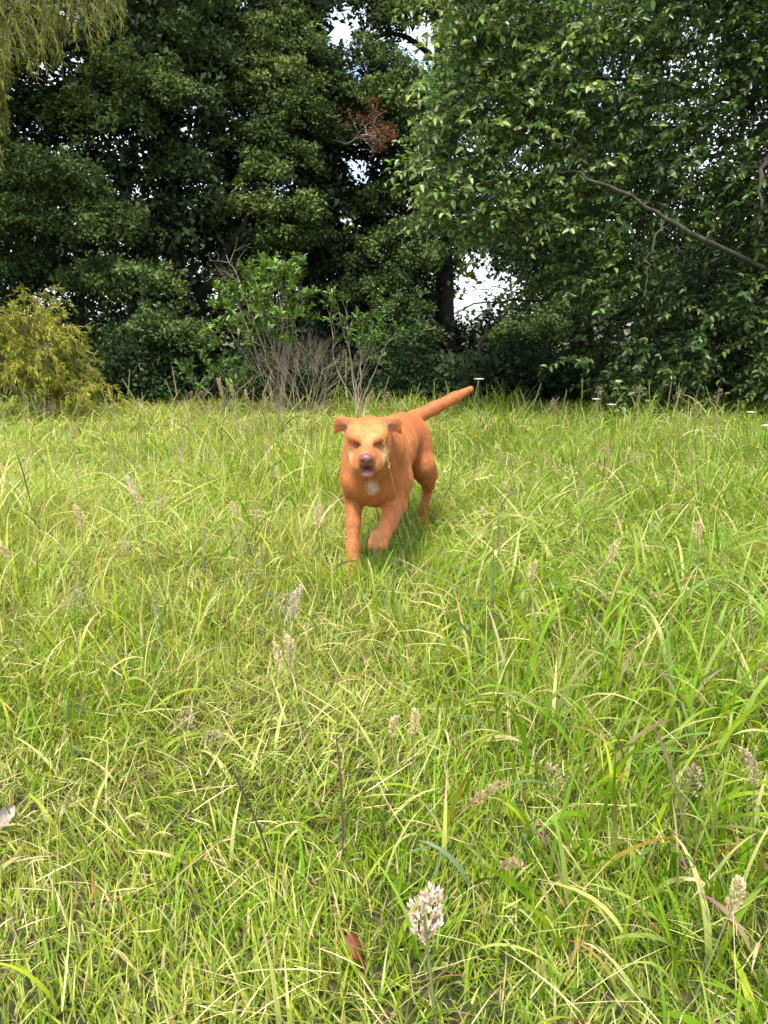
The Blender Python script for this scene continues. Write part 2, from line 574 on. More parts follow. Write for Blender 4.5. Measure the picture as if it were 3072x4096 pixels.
def evergreen(name, label, base, top, tr, pads, fill, limbs, col_bias=0.0, leafL=0.051, npp=36, extra=None):
    root = empty(name, base, label, 'tree', 'dark evergreen trees behind the meadow')
    base = np.asarray(base, float)
    t = Acc()
    path = smooth_path([base - [0, 0, .15], base * .6 + np.asarray(top) * .4 + rng.normal(0, .08, 3), top], 14, 0.015)
    tube(t, path, np.linspace(tr * 1.15, tr * 0.35, 14), (0.05, 0.04, 0.03), 12)
    t.build('trunk', M_BARK_D, root, base)
    for lp in limbs:
        a = Acc()
        q = smooth_path(lp[0], 10, 0.02)
        tube(a, q, np.linspace(lp[1], lp[1] * .4, 10), (0.05, 0.04, 0.03), 8)
        a.build('limb', M_BARK_D, root, base)
    cr_ = Acc()
    cs, rs, cc = [], [], []
    for (u, v, ru, rv, Y, tone) in pads:
        c = P(u, v, Y)
        k = Y / F
        n = int(np.clip(ru * rv / 190, 40, 170))
        q = pad(c, ru * k, max(ru, rv) * k * .8, rv * k, n)
        cs.append(q)
        rs.append(rng.uniform(.07, .14, n))
        tone = max(0, tone + rng.normal(0, .14))
        col = EV_M * (1 - tone) + EV_L * tone if tone <= 1 else EV_L * (2 - tone) + EV_Y * (tone - 1)
        top_ = np.clip((q[:, 2:] - c[2]) / (rv * k), 0, 1)
        cc.append(col[None] * np.exp(rng.normal(0, .22, (n, 1))))
    fs, fc = [], []
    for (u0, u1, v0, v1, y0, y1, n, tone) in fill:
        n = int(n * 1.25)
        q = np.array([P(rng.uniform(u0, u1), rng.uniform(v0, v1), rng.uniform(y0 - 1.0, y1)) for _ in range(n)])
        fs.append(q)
        fc.append((EV_D * (1 - tone) + EV_M * tone)[None] * np.exp(rng.normal(0, .25, (n, 1))))  # shade of the crown's depth painted into the darker fill leaves
    if cs:
        cs, rs, cc = np.concatenate(cs), np.concatenate(rs), np.concatenate(cc)
        k = gap_mask(cs, 1.0) & (cs[:, 2] > 0.1)
        cs, rs, cc = cs[k], rs[k], cc[k]
        puff_leaves(cr_, cs, rs, npp, leafL, cc)
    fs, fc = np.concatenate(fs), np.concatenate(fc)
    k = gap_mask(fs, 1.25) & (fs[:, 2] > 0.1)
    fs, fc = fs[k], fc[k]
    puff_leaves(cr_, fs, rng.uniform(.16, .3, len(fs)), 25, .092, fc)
    cr_.build('crown', M_EVER, root, base)
    if extra: extra(root, base)
    return root


def px(*a): return [P(*q) for q in a]


evergreen('evergreen_tree', 'large dark evergreen with rounded foliage pads at the left of the treeline', (-2.95, 11.2, 0), (-2.7, 11.4, 7.0), .17,
          [(190, 720, 230, 120, 9.6, .8), (60, 880, 170, 110, 9.6, .5), (450, 930, 190, 120, 9.8, .7), (330, 800, 150, 90, 9.9, .6), (500, 300, 190, 110, 10.4, .7), (640, 380, 190, 120, 10.2, .9),
           (330, 480, 180, 110, 10.6, .5), (150, 470, 150, 100, 10.8, .3), (520, 500, 190, 100, 10.3, .6), (700, 190, 180, 120, 10.8, .7), (330, 200, 160, 110, 11, .4),
           (560, 90, 170, 110, 11, .5), (860, 90, 170, 110, 11, .6), (860, 260, 160, 120, 10.8, .8), (560, 1140, 230, 95, 9.9, .6), (380, 1120, 150, 80, 10.1, .4), (740, 690, 150, 90, 10.6, .7),
           (120, 1080, 170, 110, 10.3, .2), (640, 1330, 210, 95, 9.6, .6), (760, 1370, 120, 70, 9.5, .7), (540, 1390, 120, 70, 9.7, .4), (-150, 600, 200, 150, 10, .4), (-200, 950, 200, 150, 10, .3), (-150, 250, 200, 150, 10.5, .4)],
          [(-300, 900, -200, 1000, 11.2, 12.6, 1500, .3), (-300, 800, 1000, 1600, 11.4, 12.8, 330, .1)],
          [(px((780, 1250, 11.2), (730, 1130, 10.8), (560, 1120, 10.3)), .07), (px((790, 1200, 11.2), (880, 1080, 10.9), (1000, 830, 10.6)), .08),
           (px((640, 1330, 10.9), (700, 1230, 11.1), (770, 1050, 11.2)), .06), (px((500, 1400, 11.0), (540, 1200, 11.0), (530, 950, 10.8)), .09),
           (px((780, 900, 11.3), (600, 820, 10.8), (350, 800, 10.2)), .07), (px((790, 700, 11.3), (700, 560, 10.8), (550, 500, 10.5)), .06)])

evergreen('evergreen_tree', 'tall dark evergreen left of centre with bushy yellow-green tufts on its crown', (-1.15, 11.9, 0), (-1.2, 12.0, 7.2), .19,
          [(1000, 420, 170, 110, 10.9, .5), (1120, 330, 150, 110, 10.8, .9), (1090, 180, 150, 120, 11, 1.1), (1180, 80, 130, 100, 11.2, 1.2), (1230, 210, 120, 100, 11, .6), (1200, 470, 130, 90, 10.8, .5),
           (940, 560, 130, 80, 10.9, .6), (1050, 560, 140, 80, 10.8, .8), (1180, 640, 140, 80, 10.8, .4), (1060, 700, 140, 90, 10.7, .7), (1000, 830, 130, 80, 10.6, 1.0), (1180, 860, 150, 90, 10.6, .8),
           (1220, 950, 110, 60, 10.8, .4), (1000, 1000, 140, 80, 10.9, .3), (1130, 960, 120, 70, 10.7, .5), (960, 1130, 140, 80, 10.8, .1), (1330, 560, 100, 80, 11.4, .2), (1330, 360, 110, 90, 11.3, .4)],
          [(850, 1350, -200, 950, 11.9, 13.2, 720, .2), (750, 1450, 950, 1600, 12, 13.3, 330, .1)],
          [(px((1230, 900, 11.9), (1150, 870, 11.3), (1010, 840, 10.8)), .05), (px((1230, 600, 11.9), (1130, 500, 11.4), (1020, 430, 11)), .05), (px((1240, 1200, 11.9), (1180, 1050, 11.4), (1090, 980, 11)), .05)])

evergreen('evergreen_tree', 'dark thin-crowned evergreen in the middle with sky showing through its branches', (1.02, 12.6, 0), (0.75, 12.8, 7.4), .16,
          [(1560, 90, 150, 70, 11.8, .6), (1440, 200, 130, 70, 11.8, .5), (1560, 260, 120, 70, 11.6, .6), (1500, 380, 110, 80, 11.5, .8), (1700, 60, 150, 80, 11.8, .3), (1480, 40, 140, 70, 12, .4), (1640, 330, 100, 80, 11.6, .7),
           (1560, 430, 110, 90, 11.4, .9), (1600, 560, 110, 80, 11.6, .3), (1420, 470, 100, 70, 12, .2), (1640, 720, 120, 70, 11.8, .2), (1540, 800, 120, 70, 11.8, .3), (1440, 830, 110, 60, 11.8, .2),
           (1620, 930, 120, 70, 11.6, .3), (1500, 1000, 130, 70, 11.5, .3), (1680, 1040, 120, 60, 11.4, .4), (1400, 1050, 120, 70, 11.6, .3), (1560, 1130, 120, 70, 11.4, .3), (1470, 1180, 110, 70, 11.3, .5),
           (1620, 1250, 130, 80, 11.2, .3), (1680, 1370, 130, 70, 11.0, .2), (1560, 1400, 130, 70, 11.2, .2), (1380, 1180, 100, 60, 11.3, .5), (1330, 990, 120, 60, 11.6, .4), (1780, 960, 110, 60, 11.8, .2), (1760, 800, 110, 70, 12, .2)],
          [(1250, 1900, -200, 480, 12.6, 14, 420, .2), (1250, 1850, 450, 1000, 12.6, 14, 400, .1), (1250, 1800, 1000, 1600, 12.6, 14, 300, .1)],
          [(px((1760, 700, 12.6), (1660, 640, 12.2), (1540, 640, 11.8)), .05), (px((1760, 250, 12.7), (1620, 150, 12.2), (1420, 130, 11.9)), .05), (px((1770, 950, 12.6), (1660, 940, 12.1), (1500, 1000, 11.6)), .04),
           (px((1765, 1200, 12.6), (1680, 1130, 12), (1560, 1130, 11.5)), .04)])

evergreen('evergreen_tree', 'dark evergreen standing behind the broadleaf tree on the right', (3.4, 13.4, 0), (3.3, 13.4, 7.4), .2,
          [(2200, 900, 160, 90, 12.4, .2), (2350, 1020, 170, 90, 12.4, .1), (2150, 1050, 110, 60, 12.4, .1), (2300, 1250, 170, 90, 12, .2), (2150, 1330, 150, 70, 11.6, .3), (2600, 1150, 170, 90, 12, .1), (2800, 1300, 170, 90, 12, .1),
           (2050, 1360, 120, 70, 11.4, .4), (2500, 700, 170, 100, 12.6, .1), (2050, 330, 170, 100, 12.6, .2), (2300, 200, 170, 100, 12.8, .1)],
          [(1850, 3400, -200, 500, 13.2, 15, 420, .1), (1800, 3400, 500, 1000, 13.2, 15, 520, .1), (1950, 3400, 1000, 1620, 13, 15, 560, .05), (1720, 2150, 1300, 1620, 13, 14.5, 200, .05)],
          [(px((2320, 800, 13.3), (2200, 820, 12.8), (2080, 870, 12.5)), .05), (px((2300, 1240, 13.3), (2120, 1200, 12.8), (1940, 1210, 12.6), (1800, 1260, 12.5)), .022), (px((2120, 1200, 12.8), (2000, 1150, 12.6), (1850, 1160, 12.5)), .012),
           (px((2300, 1280, 13.3), (2100, 1260, 12.8), (1900, 1280, 12.6)), .014), (px((2000, 1205, 12.7), (1930, 1170, 12.6), (1870, 1190, 12.5)), .008), (px((1990, 1205, 12.7), (1930, 1245, 12.6), (1850, 1240, 12.5)), .008), (px((2060, 1195, 12.7), (2030, 1160, 12.6), (1990, 1120, 12.5)), .008)])

evergreen('evergreen_bush', 'low dark green bush at the edge of the field, right of the raised dog tail', (1.35, 9.9, 0), (1.3, 10.0, 0.9), .04,
          [(1880, 1530, 190, 90, 9.6, .4), (2050, 1480, 150, 90, 9.8, .3), (1760, 1590, 120, 50, 9.4, .2), (1980, 1580, 150, 60, 9.4, .2), (2150, 1560, 120, 70, 9.7, .1)],
          [(1750, 2250, 1450, 1640, 9.9, 10.6, 120, .1)], [(px((1960, 1560, 9.9), (1900, 1530, 9.7)), .02)], leafL=.03)

def understorey():
    # low bushes side by side along the field edge, shade painted into dark leaves
    where = ['at the left edge behind the feathery conifer', 'under the large left evergreen', 'left of the tall green shrub', 'behind the tall green shrub', 'behind the leafless twiggy shrub', 'behind the dog\'s head',
             'between the middle trunk and the dog\'s tail', 'behind the tip of the dog\'s tail', 'right of the low bush by the tail', 'under the left side of the broadleaf tree', 'under the middle of the broadleaf tree', 'under the broadleaf tree near the right edge', 'in the shade at the right edge']
    for i, w in enumerate(where):
        u = 60 + i * 250 + rng.uniform(-40, 40)
        Y = rng.uniform(9.1, 9.8)
        b = P(u, 1600, Y)
        b[2] = 0
        root = empty('understorey_bush', b, 'low dark shaded bush ' + w, 'bush', 'low bushes in the shade of the treeline')
        a, st = Acc(), Acc()
        n = 110
        hgt = rng.choice([.35, .5, .7, .95, 1.15])
        dd = unit(rng.normal(0, 1, (n, 3))) * rng.random((n, 1)) ** .4
        dd[:, 2] = np.abs(dd[:, 2])
        q = b + dd * np.array([rng.uniform(.4, .75), .4, hgt]) + rng.normal(0, .06, (n, 3))
        q = q[gap_mask(q, 1.0)]
        cc = EV_D[None] * np.array([1.1, 1.25, .9]) * np.exp(rng.normal(0, .3, (len(q), 1)))
        puff_leaves(a, q, rng.uniform(.08, .22, len(q)), 36, rng.uniform(.035, .06), cc, spread=.9)
        a.build('foliage', M_EVER, root, b)
        for k in range(6):
            e = b + np.array([rng.uniform(-.4, .4), rng.uniform(-.2, .3), hgt * rng.uniform(.6, 1.)])
            tube(st, smooth_path([b, b * .5 + e * .5 + [0, 0, .1], e], 6, .01), np.linspace(.01, .004, 6), (.05, .04, .03), 5)
        st.build('stems', M_BARK_D, root, b)


understorey()


# far trees in full light beyond the first row, seen through the chinks
def far_wood():
    a = Acc()
    n = 1300
    x = rng.uniform(-17, 17, n)
    y = rng.uniform(20, 27, n)
    top = 2.6 + 2.4 * vnoise(x, y, 3.0, 1)
    z = rng.random(n) ** .8 * top
    q = np.stack([x, y, z], -1)
    k = gap_mask(q, 1.15)
    q = q[k]
    cc = (np.array([.075, .1, .02]))[None] * np.exp(rng.normal(0, .3, (len(q), 1)))
    puff_leaves(a, q, rng.uniform(.35, .75, len(q)), 38, .2, cc)
    o = a.build('far_wood', M_EVER)
    tag(o, 'yellow-green wood far behind, glimpsed between the dark trunks', 'wood', kind='stuff')


far_wood()

# ------------------------------------------------------------------ broadleaf tree on the right
BL = [np.array(c) for c in ([.06, .12, .022], [.09, .16, .03], [.045, .09, .022], [.13, .2, .04])]


def leafy_twigs(acc, wood, starts, dirs, lens, nl, L, cols, droop=0.5, ovate=True, wcol=(.1, .08, .05), wr=.004, ratio=.58):
    """twigs (arcs) carrying alternate leaves"""
    for s, d, ln in zip(starts, dirs, lens):
        d = unit(d)
        t = np.linspace(0, 1, 3)
        path = s + d * (t * ln)[:, None] + np.array([0, 0, -1]) * (droop * ln * t ** 2)[:, None]
        tube(wood, path, np.linspace(wr, wr * .4, 3), wcol, 3)
        tt = np.linspace(.08, 1, nl) + rng.normal(0, .02, nl)
        tt = np.clip(tt, 0, 1)
        c = s + d * (tt * ln)[:, None] + np.array([0, 0, -1]) * (droop * ln * tt ** 2)[:, None]
        tang = unit(d + np.array([0, 0, -1]) * (2 * droop * tt)[:, None])
        sd = unit(np.cross(tang, rng.normal(0, .5, (nl, 3)) + np.array([0, 0, 1])))
        sgn = np.where(np.arange(nl) % 2 == 0, 1, -1)[:, None]
        ax = unit(tang * .6 + sd * sgn * .9 + rng.normal(0, .25, (nl, 3)) + np.array([0, 0, -.2]))
        nor = unit(np.array([0, -.25, .8]) + rng.normal(0, .45, (nl, 3)))
        l = L * (0.65 + 0.6 * rng.random(nl))
        col = np.stack(cols)[rng.integers(0, len(cols), nl)] * np.exp(rng.normal(0, .18, (nl, 1)))
        acc.add(*leaves(c, ax, nor, l, l * ratio, col, ovate))


def broadleaf():
    base = np.array([4.9, 8.6, 0])
    root = empty('broadleaf_tree', base, 'big broadleaf tree with pale mossy limbs overhanging the field on the right', 'tree')
    t = Acc()
    tube(t, smooth_path([base - [0, 0, .1], base + [-.1, 0, 1.6], base + [.1, .1, 3.4], base + [-.1, .2, 6]], 16, .01), np.linspace(.2, .1, 16), (.1, .1, .07), 12)
    t.build('trunk', M_BARK_P, root, base)
    for pts, r in (
            (px((3350, 1200, 8.0), (2830, 965, 7.1), (2600, 840, 6.9), (2400, 730, 6.8), (2280, 690, 6.9), (2180, 690, 7.0)), .025),
            (px((3400, 500, 8.4), (3000, 420, 8.1), (2600, 330, 7.9), (2150, 330, 7.6), (1850, 420, 7.3)), .03),
            (px((3400, 100, 8.4), (2900, 60, 8.1), (2400, 40, 7.8), (2000, 60, 7.4)), .03),
            (px((3120, 560, 7.3), (3060, 650, 7.2), (3040, 780, 7.1), (3050, 950, 7.1)), .03),
            (px((3070, 640, 7.2), (2960, 700, 7.2), (2870, 790, 7.1)), .012),
            (px((2660, 880, 6.95), (2600, 1000, 6.9), (2590, 1120, 6.9), (2585, 1250, 6.9)), .011),
            (px((2330, 880, 7.6), (2300, 980, 7.6)), .025),
            (px((2760, 550, 7.4), (2700, 640, 7.3), (2600, 760, 7.2)), .014),
            (px((2480, 1170, 7.3), (2420, 1260, 7.2), (2360, 1300, 7.1)), .012),
            (px((3350, 1180, 8.3), (3000, 1230, 8.2), (2700, 1250, 7.9), (2420, 1300, 7.4)), .02),
            (px((3300, 1350, 8.2), (3000, 1400, 8.0), (2700, 1400, 7.6)), .016),
            (px((1850, 780, 7), (1700, 870, 6.9), (1590, 870, 6.8), (1560, 820, 6.8)), .010)):
        a = Acc()
        q = smooth_path(pts, 22, .012)
        tube(a, q, np.linspace(r, r * .18, 22) * rng.uniform(.9, 1.12, 22), (.1, .1, .07), 8)
        a.build('limb', M_BARK_P, root, base)
    edge = np.array([(-300, 1800), (0, 1790), (150, 1730), (230, 1760), (330, 1700), (450, 1720), (560, 1660), (640, 1640), (720, 1680), (790, 1640), (900, 1640), (960, 1700), (1010, 1900), (1060, 2050), (1130, 2250), (1250, 2330), (1350, 2280), (1450, 2260), (1520, 2330), (1620, 2500)])
    cr_, wd = Acc(), Acc()
    n = 5200
    v = rng.uniform(-300, 1600, n)
    ue = np.interp(v, edge[:, 0], edge[:, 1])
    ue = ue + 150 * (vnoise(v, v * 0, 70, 1) - .5) + rng.normal(0, 35, n)
    u = ue + 60 + (3500 - ue - 60) * rng.random(n) ** 1.15
    Y = 6.5 + .9 * rng.random(n) + .5 * np.clip((u - 1650) / 1500, 0, 1) + .5 * np.clip(v / 1500, 0, 1)
    thin = vnoise(u, v, 150, 1) * .7 + vnoise(u, v, 60, 2) * .5
    kp = (thin > .48 + .16 * np.clip((v - 800) / 400, 0, 1)) | ((v < 900) & (u < 2300) & (thin > .38))
    lowdark = (u < 2350) & (v > 980) & (v < 1080)
    kp &= ~lowdark
    kp &= ~((np.abs(v - np.interp(u, [2300, 2400, 2600, 2830, 3350], [700, 730, 840, 965, 1200])) < 24) & (u > 2480) & (u < 2850) & (rng.random(n) < .75))
    kp &= ~((np.abs(u - 2600) < 22) & (v > 960) & (v < 1230))
    u, v, Y = u[kp], v[kp], Y[kp]
    S = np.array([P(*q) for q in zip(u, v, Y)])
    S_keep = gap_mask(S, 1.1)
    S = S[S_keep]
    n = len(S)
    d = np.stack([rng.normal(-.7, .5, n), rng.normal(-.45, .4, n), rng.normal(.1, .35, n)], -1)
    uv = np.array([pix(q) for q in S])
    li = (uv[:, 0] < 2450 + rng.normal(0, 150, n)) & (uv[:, 1] < 980 + rng.normal(0, 60, n))  # light painted in: upper left twigs get paler leaf colours than the rest
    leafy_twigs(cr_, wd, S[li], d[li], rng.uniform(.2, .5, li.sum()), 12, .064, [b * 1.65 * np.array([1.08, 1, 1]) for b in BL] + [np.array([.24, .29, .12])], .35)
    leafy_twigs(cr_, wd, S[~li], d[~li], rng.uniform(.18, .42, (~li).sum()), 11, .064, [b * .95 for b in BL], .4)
    # deeper, denser inner foliage, its shade painted in as darker leaf colours
    n = 2600
    v = rng.uniform(-300, 1560, n)
    ue = np.interp(v, edge[:, 0], edge[:, 1]) + 120
    u = ue + (3600 - ue) * rng.random(n)
    S = np.array([P(*q) for q in zip(u, v, rng.uniform(8.0, 9.6, n))])
    kp = gap_mask(S, 1.3) & (vnoise(u, v, 180, 0) > .3)
    S = S[kp]
    n = len(S)
    d = rng.normal(0, .6, (n, 3)) + np.array([-.3, -.2, 0])
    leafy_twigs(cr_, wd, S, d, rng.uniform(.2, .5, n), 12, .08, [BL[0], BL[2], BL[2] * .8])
    cr_.build('crown', M_BROAD, root, base)
    wd.build('twigs', M_BARK_P, root, base)


broadleaf()

# ------------------------------------------------------------------ feathery yellow-green conifers
def feather(acc, wood, origin, ends, n_side, sl, cols, droop, wr=.006):
    """branchlets from origin points to ends with rows of drooping needle shoots"""
    for o, e in zip(origin, ends):
        o, e = np.asarray(o), np.asarray(e)
        ln = np.linalg.norm(e - o)
        t = np.linspace(0, 1, 7)
        bow = np.array([0, 0, .18 * ln])
        path = o + (e - o) * t[:, None] + bow * (4 * t * (1 - t))[:, None] - np.array([0, 0, droop * ln]) * (t ** 3)[:, None]
        path[1:-1] += rng.normal(0, .01, (5, 3))
        tube(wood, path, np.linspace(wr * .6, wr * .2, 7), (.3, .2, .12), 4)
        k = int(n_side * np.clip(ln / .5, .5, 2.2))
        tt = .15 + .85 * rng.random(k) ** .8
        c = np.stack([np.interp(tt, t, path[:, i]) for i in range(3)], -1)
        dirn = unit(e - o + np.array([0, 0, -droop * ln]))
        ax = unit(dirn * .8 + rng.normal(0, .55, (k, 3)) + np.array([0, 0, -.25]))
        az = np.arctan2(ax[:, 1], ax[:, 0])
        th = np.arccos(np.clip(ax[:, 2], -1, 1))
        L = sl * (.6 + .8 * rng.random(k))
        col = np.stack(cols)[rng.integers(0, len(cols), k)] * np.exp(rng.normal(0, .18, (k, 1)))
        for tw in (0.0, 1.3):
            acc.add(*blades(c, L, np.full(k, .0085), th, rng.normal(.35, .3, k), az, 2, np.full(k, tw), col * .85, col, wp=.35))


def feathery_shrub():
    base = P(190, 1660, 7.6)
    base[2] = 0
    root = empty('feathery_conifer', base, 'bushy yellow-green feathery conifer at the left edge of the field', 'shrub')
    st, acc = Acc(), Acc()
    tips = [(160, 1210), (60, 1250), (220, 1290), (20, 1320), (270, 1350), (130, 1320), (310, 1430), (0, 1430), (180, 1400), (250, 1450), (-60, 1350), (80, 1470), (330, 1500), (150, 1530), (260, 1540), (-120, 1510), (200, 1570), (-150, 1430), (-200, 1300), (330, 1580)]
    O, E = [], []
    for (u, v) in tips:
        Y = 7.6 + rng.uniform(-.45, .35)
        tip = P(u, v, Y)
        mid = base * .45 + tip * .55 + np.array([0, 0, .12])
        q = smooth_path([base + rng.normal(0, .04, 3) * [1, 1, 0], mid, tip], 14, .008)
        tube(st, q, np.linspace(.016, .004, 14), (.2, .14, .09), 5)
        for j in range(24):
            s = q[int(np.clip(4 + 10 * rng.random() ** .7, 4, 13))]
            dr = rng.normal(0, 1, 3) * [.17, .18, .13] + (tip - base) * [.12, .15, .05] + [0, -.04, 0]
            O.append(s)
            E.append(s + dr)
    feather(acc, st, O, E, 64, .06, [np.array(c) for c in ([.35, .37, .035], [.27, .31, .03], [.47, .43, .05], [.18, .215, .025])], .3)
    st.build('stems', M_TWIG, root, base)
    acc.build('foliage', M_FEATH, root, base)


feathery_shrub()


def feathery_tree():
    base = np.array([-6.1, 10.6, 0])
    root = empty('feathery_conifer', base, 'tall feathery lime-green conifer with drooping sprays in the top left corner', 'tree')
    t, acc = Acc(), Acc()
    tube(t, smooth_path([base, base + [.1, 0, 3], base + [.2, .1, 6.4]], 12, .01), np.linspace(.16, .05, 12), (.1, .08, .05), 9)
    t.build('trunk', M_BARK_D, root, base)
    w = Acc()
    O, E = [], []
    for i in range(520):
        if i < 400:
            u, v = rng.uniform(-350, 500), rng.uniform(-220, 260)
            if v > 330 - .5 * max(u, 0): continue
        else:
            u, v = rng.uniform(-300, 35), rng.uniform(200, 620)
        e = P(u, v, rng.uniform(8.6, 9.9))
        o = e + np.array([rng.normal(-.15, .15), rng.normal(.15, .15), rng.uniform(.12, .4)])
        O.append(o)
        E.append(e)
    for k in range(9):
        a = Acc()
        e = P(rng.uniform(-100, 480), rng.uniform(-250, 100), rng.uniform(8.9, 9.8)) + [0, 0, .25]
        z0 = min(max(e[2] - .6, .5), 6)
        tube(a, smooth_path([base + [.1, 0, z0], (base + [.1, 0, z0]) * .5 + e * .5 + [0, 0, .15], e], 9, .02), np.linspace(.035, .008, 9), (.1, .08, .05), 6)
        a.build('limb', M_BARK_D, root, base)
    feather(acc, w, O, E, 46, .085, [np.array(c) for c in ([.24, .27, .03], [.18, .22, .03], [.3, .29, .035], [.13, .17, .025])], .5)
    w.build('twigs', M_TWIG, root, base)
    acc.build('crown', M_FEATH, root, base)


feathery_tree()

# ------------------------------------------------------------------ shrubs in the middle
def branchy(acc, p, d, ln, r, depth, col, tips, spread=.45, up=.25, nb=(2, 3)):
    d = unit(d)
    q = [p]
    k = 4
    for i in range(k):
        d = unit(d + rng.normal(0, .09, 3) + np.array([0, 0, up * .12]))
        q.append(q[-1] + d * ln / k)
    tube(acc, np.array(q), np.linspace(r, r * .62, k + 1), col, 5 if depth > 1 else 3)
    if depth == 0:
        tips.append((q[-1], d))
        return
    for j in range(rng.integers(nb[0], nb[1] + 1)):
        s = q[-1] if j < 2 else q[rng.integers(2, k)]
        branchy(acc, s, unit(d + rng.normal(0, spread, 3) + np.array([0, 0, up])), ln * rng.uniform(.6, .85), r * .6, depth - 1, col, tips, spread, up, nb)


def whorls(acc, tips, nl, L, cols, ratio=.36):
    for (p, d) in tips:
        k = nl + rng.integers(-2, 3)
        ph = rng.random(k) * 6.283
        a = unit(np.cross(d, [.3, .5, .8]))
        b = np.cross(d, a)
        out = a * np.cos(ph)[:, None] + b * np.sin(ph)[:, None]
        ax = unit(out * rng.uniform(.6, 1.2, (k, 1)) + d * rng.uniform(.3, 1.2, (k, 1)))
        c = p - d * (rng.random((k, 1)) * .1)
        nor = unit(d + rng.normal(0, .25, (k, 3)) + np.array([0, -.1, .5]))
        l = L * (.6 + .7 * rng.random(k))
        col = np.stack(cols)[rng.integers(0, len(cols), k)] * np.exp(rng.normal(0, .15, (k, 1)))
        acc.add(*leaves(c, ax, nor, l, l * ratio, col, True, .2))


SHR = [np.array(c) for c in ([.1, .2, .025], [.15, .27, .03], [.06, .12, .022], [.2, .31, .045])]


def leafy_shrub(label, bu, Y, stems, leafL=.072, nl=13, cols=SHR, depth=2, ln=.2, r=.008):
    base = P(bu, 1640, Y)
    base[2] = 0
    root = empty('leafy_shrub', base, label, 'shrub', 'leafy shrubs in front of the trees')
    st, lf, tips = Acc(), Acc(), []
    for (u, v, dy) in stems:
        e = P(u, v, Y + dy)
        q = smooth_path([base + rng.normal(0, .03, 3) * [1, 1, 0], base * .5 + e * .5 + rng.normal(0, .04, 3), e], 10, .006)
        tube(st, q, np.linspace(r, r * .6, 10), (.2, .15, .1), 6)
        branchy(st, q[-1], q[-1] - q[-3], ln, r * .5, depth, (.2, .15, .1), tips, .6, .3)
        branchy(st, q[-2], q[-1] - q[-3] + rng.normal(0, .2, 3), ln, r * .5, depth, (.2, .15, .1), tips, .6, .3)
        branchy(st, q[-3], q[-1] - q[-3] + rng.normal(0, .15, 3), ln, r * .45, depth - 1, (.2, .15, .1), tips, .55, .2)
    whorls(lf, tips, nl, leafL, cols)
    st.build('stems', M_TWIG, root, base)
    lf.build('foliage', M_BROAD, root, base)


leafy_shrub('tall green shrub with glossy leaves, its bare stems showing beside grey twigs', 1120, 8.2,
            [(950, 1300, 0), (1010, 1260, -.1), (1080, 1250, .1), (1130, 1230, -.15), (1180, 1240, .1), (1000, 1330, .1), (1060, 1310, -.2), (1130, 1290, .1), (930, 1340, -.1), (1190, 1190, 0), (1090, 1190, .1), (1150, 1260, -.2), (980, 1290, -.2), (1040, 1220, -.25), (1120, 1200, -.2)])
leafy_shrub('small leafy shrub on thin grey stems just behind the dog\'s head', 1440, 8.0,
            [(1440, 1400, 0), (1490, 1370, .1), (1530, 1410, -.1), (1390, 1300, .1), (1360, 1270, 0), (1330, 1330, .1), (1470, 1440, 0)], .06, 6, [SHR[0], SHR[2], SHR[1] * .9], 2, .15, .009)
leafy_shrub('low dark glossy bush below the tall green shrub', 880, 8.0,
            [(800, 1540, 0), (850, 1500, .1), (900, 1520, -.1), (960, 1480, .1), (1000, 1520, 0), (930, 1560, -.2), (830, 1570, -.2), (1010, 1560, .1)], .06, 8, [SHR[2], SHR[0], SHR[2] * .8], 2, .15, .008)
leafy_shrub('young dark shrub in the shade at the far right edge of the field', 2950, 9.0,
            [(2900, 1540, 0), (2980, 1500, .1), (3060, 1530, 0), (2850, 1570, .1), (2950, 1450, 0)], .07, 8, [SHR[2], SHR[2] * .8], 2, .2, .009)


def bare_shrub():
    base = P(1215, 1640, 7.9)
    base[2] = 0
    root = empty('bare_shrub', base, 'leafless pinkish grey twiggy shrub between the green shrubs', 'shrub')
    tips = []
    for i in range(11):
        a = Acc()
        d = np.array([(i - 5) * .12 + rng.normal(0, .04), rng.normal(-.05, .12), 1])
        branchy(a, base + np.array([(i - 4) * .02, rng.normal(0, .02), 0]), d, .28, .0048, 5, (.34, .25, .2), tips, .42, .1, (2, 3))
        a.build('stem', M_TWIG, root, base)


bare_shrub()


def dead_branch(label, base, pts, r, tuft, n):
    b = np.asarray(base, float)
    root = empty('dead_branch', b, label, 'branch')
    a, tips = Acc(), []
    q = smooth_path(pts, 9, .01)
    tube(a, q, np.linspace(r, r * .5, 9), (.3, .2, .15), 5)
    for i in range(n):
        s = q[rng.integers(4, 9)]
        branchy(a, s, q[-1] - q[0] + rng.normal(0, .35, 3), .16, r * .5, 2, (.3, .2, .15), tips, .5, .1)
    a.build('twig', M_TWIG, root, b)
    if tuft:
        f = Acc()
        cen = np.array([t[0] for t in tips])
        cc = jit(np.array([.15, .06, .025]), len(cen))
        puff_leaves(f, cen, np.full(len(cen), .07), 16, .03, cc)
        f.build('dead_leaves', M_STRAW, root, b)


dead_branch('bare dead branch with rusty twigs leaning above the tall green shrub', P(1010, 1300, 8.9), px((1010, 1300, 8.9), (960, 1130, 8.9), (905, 1020, 8.9)), .007, False, 5)
dead_branch('patch of rusty brown dead foliage hanging high in the middle evergreen', P(1330, 560, 11.2), px((1330, 560, 11.2), (1400, 570, 11.1), (1440, 545, 11.0), (1490, 530, 10.9)), .012, True, 12)

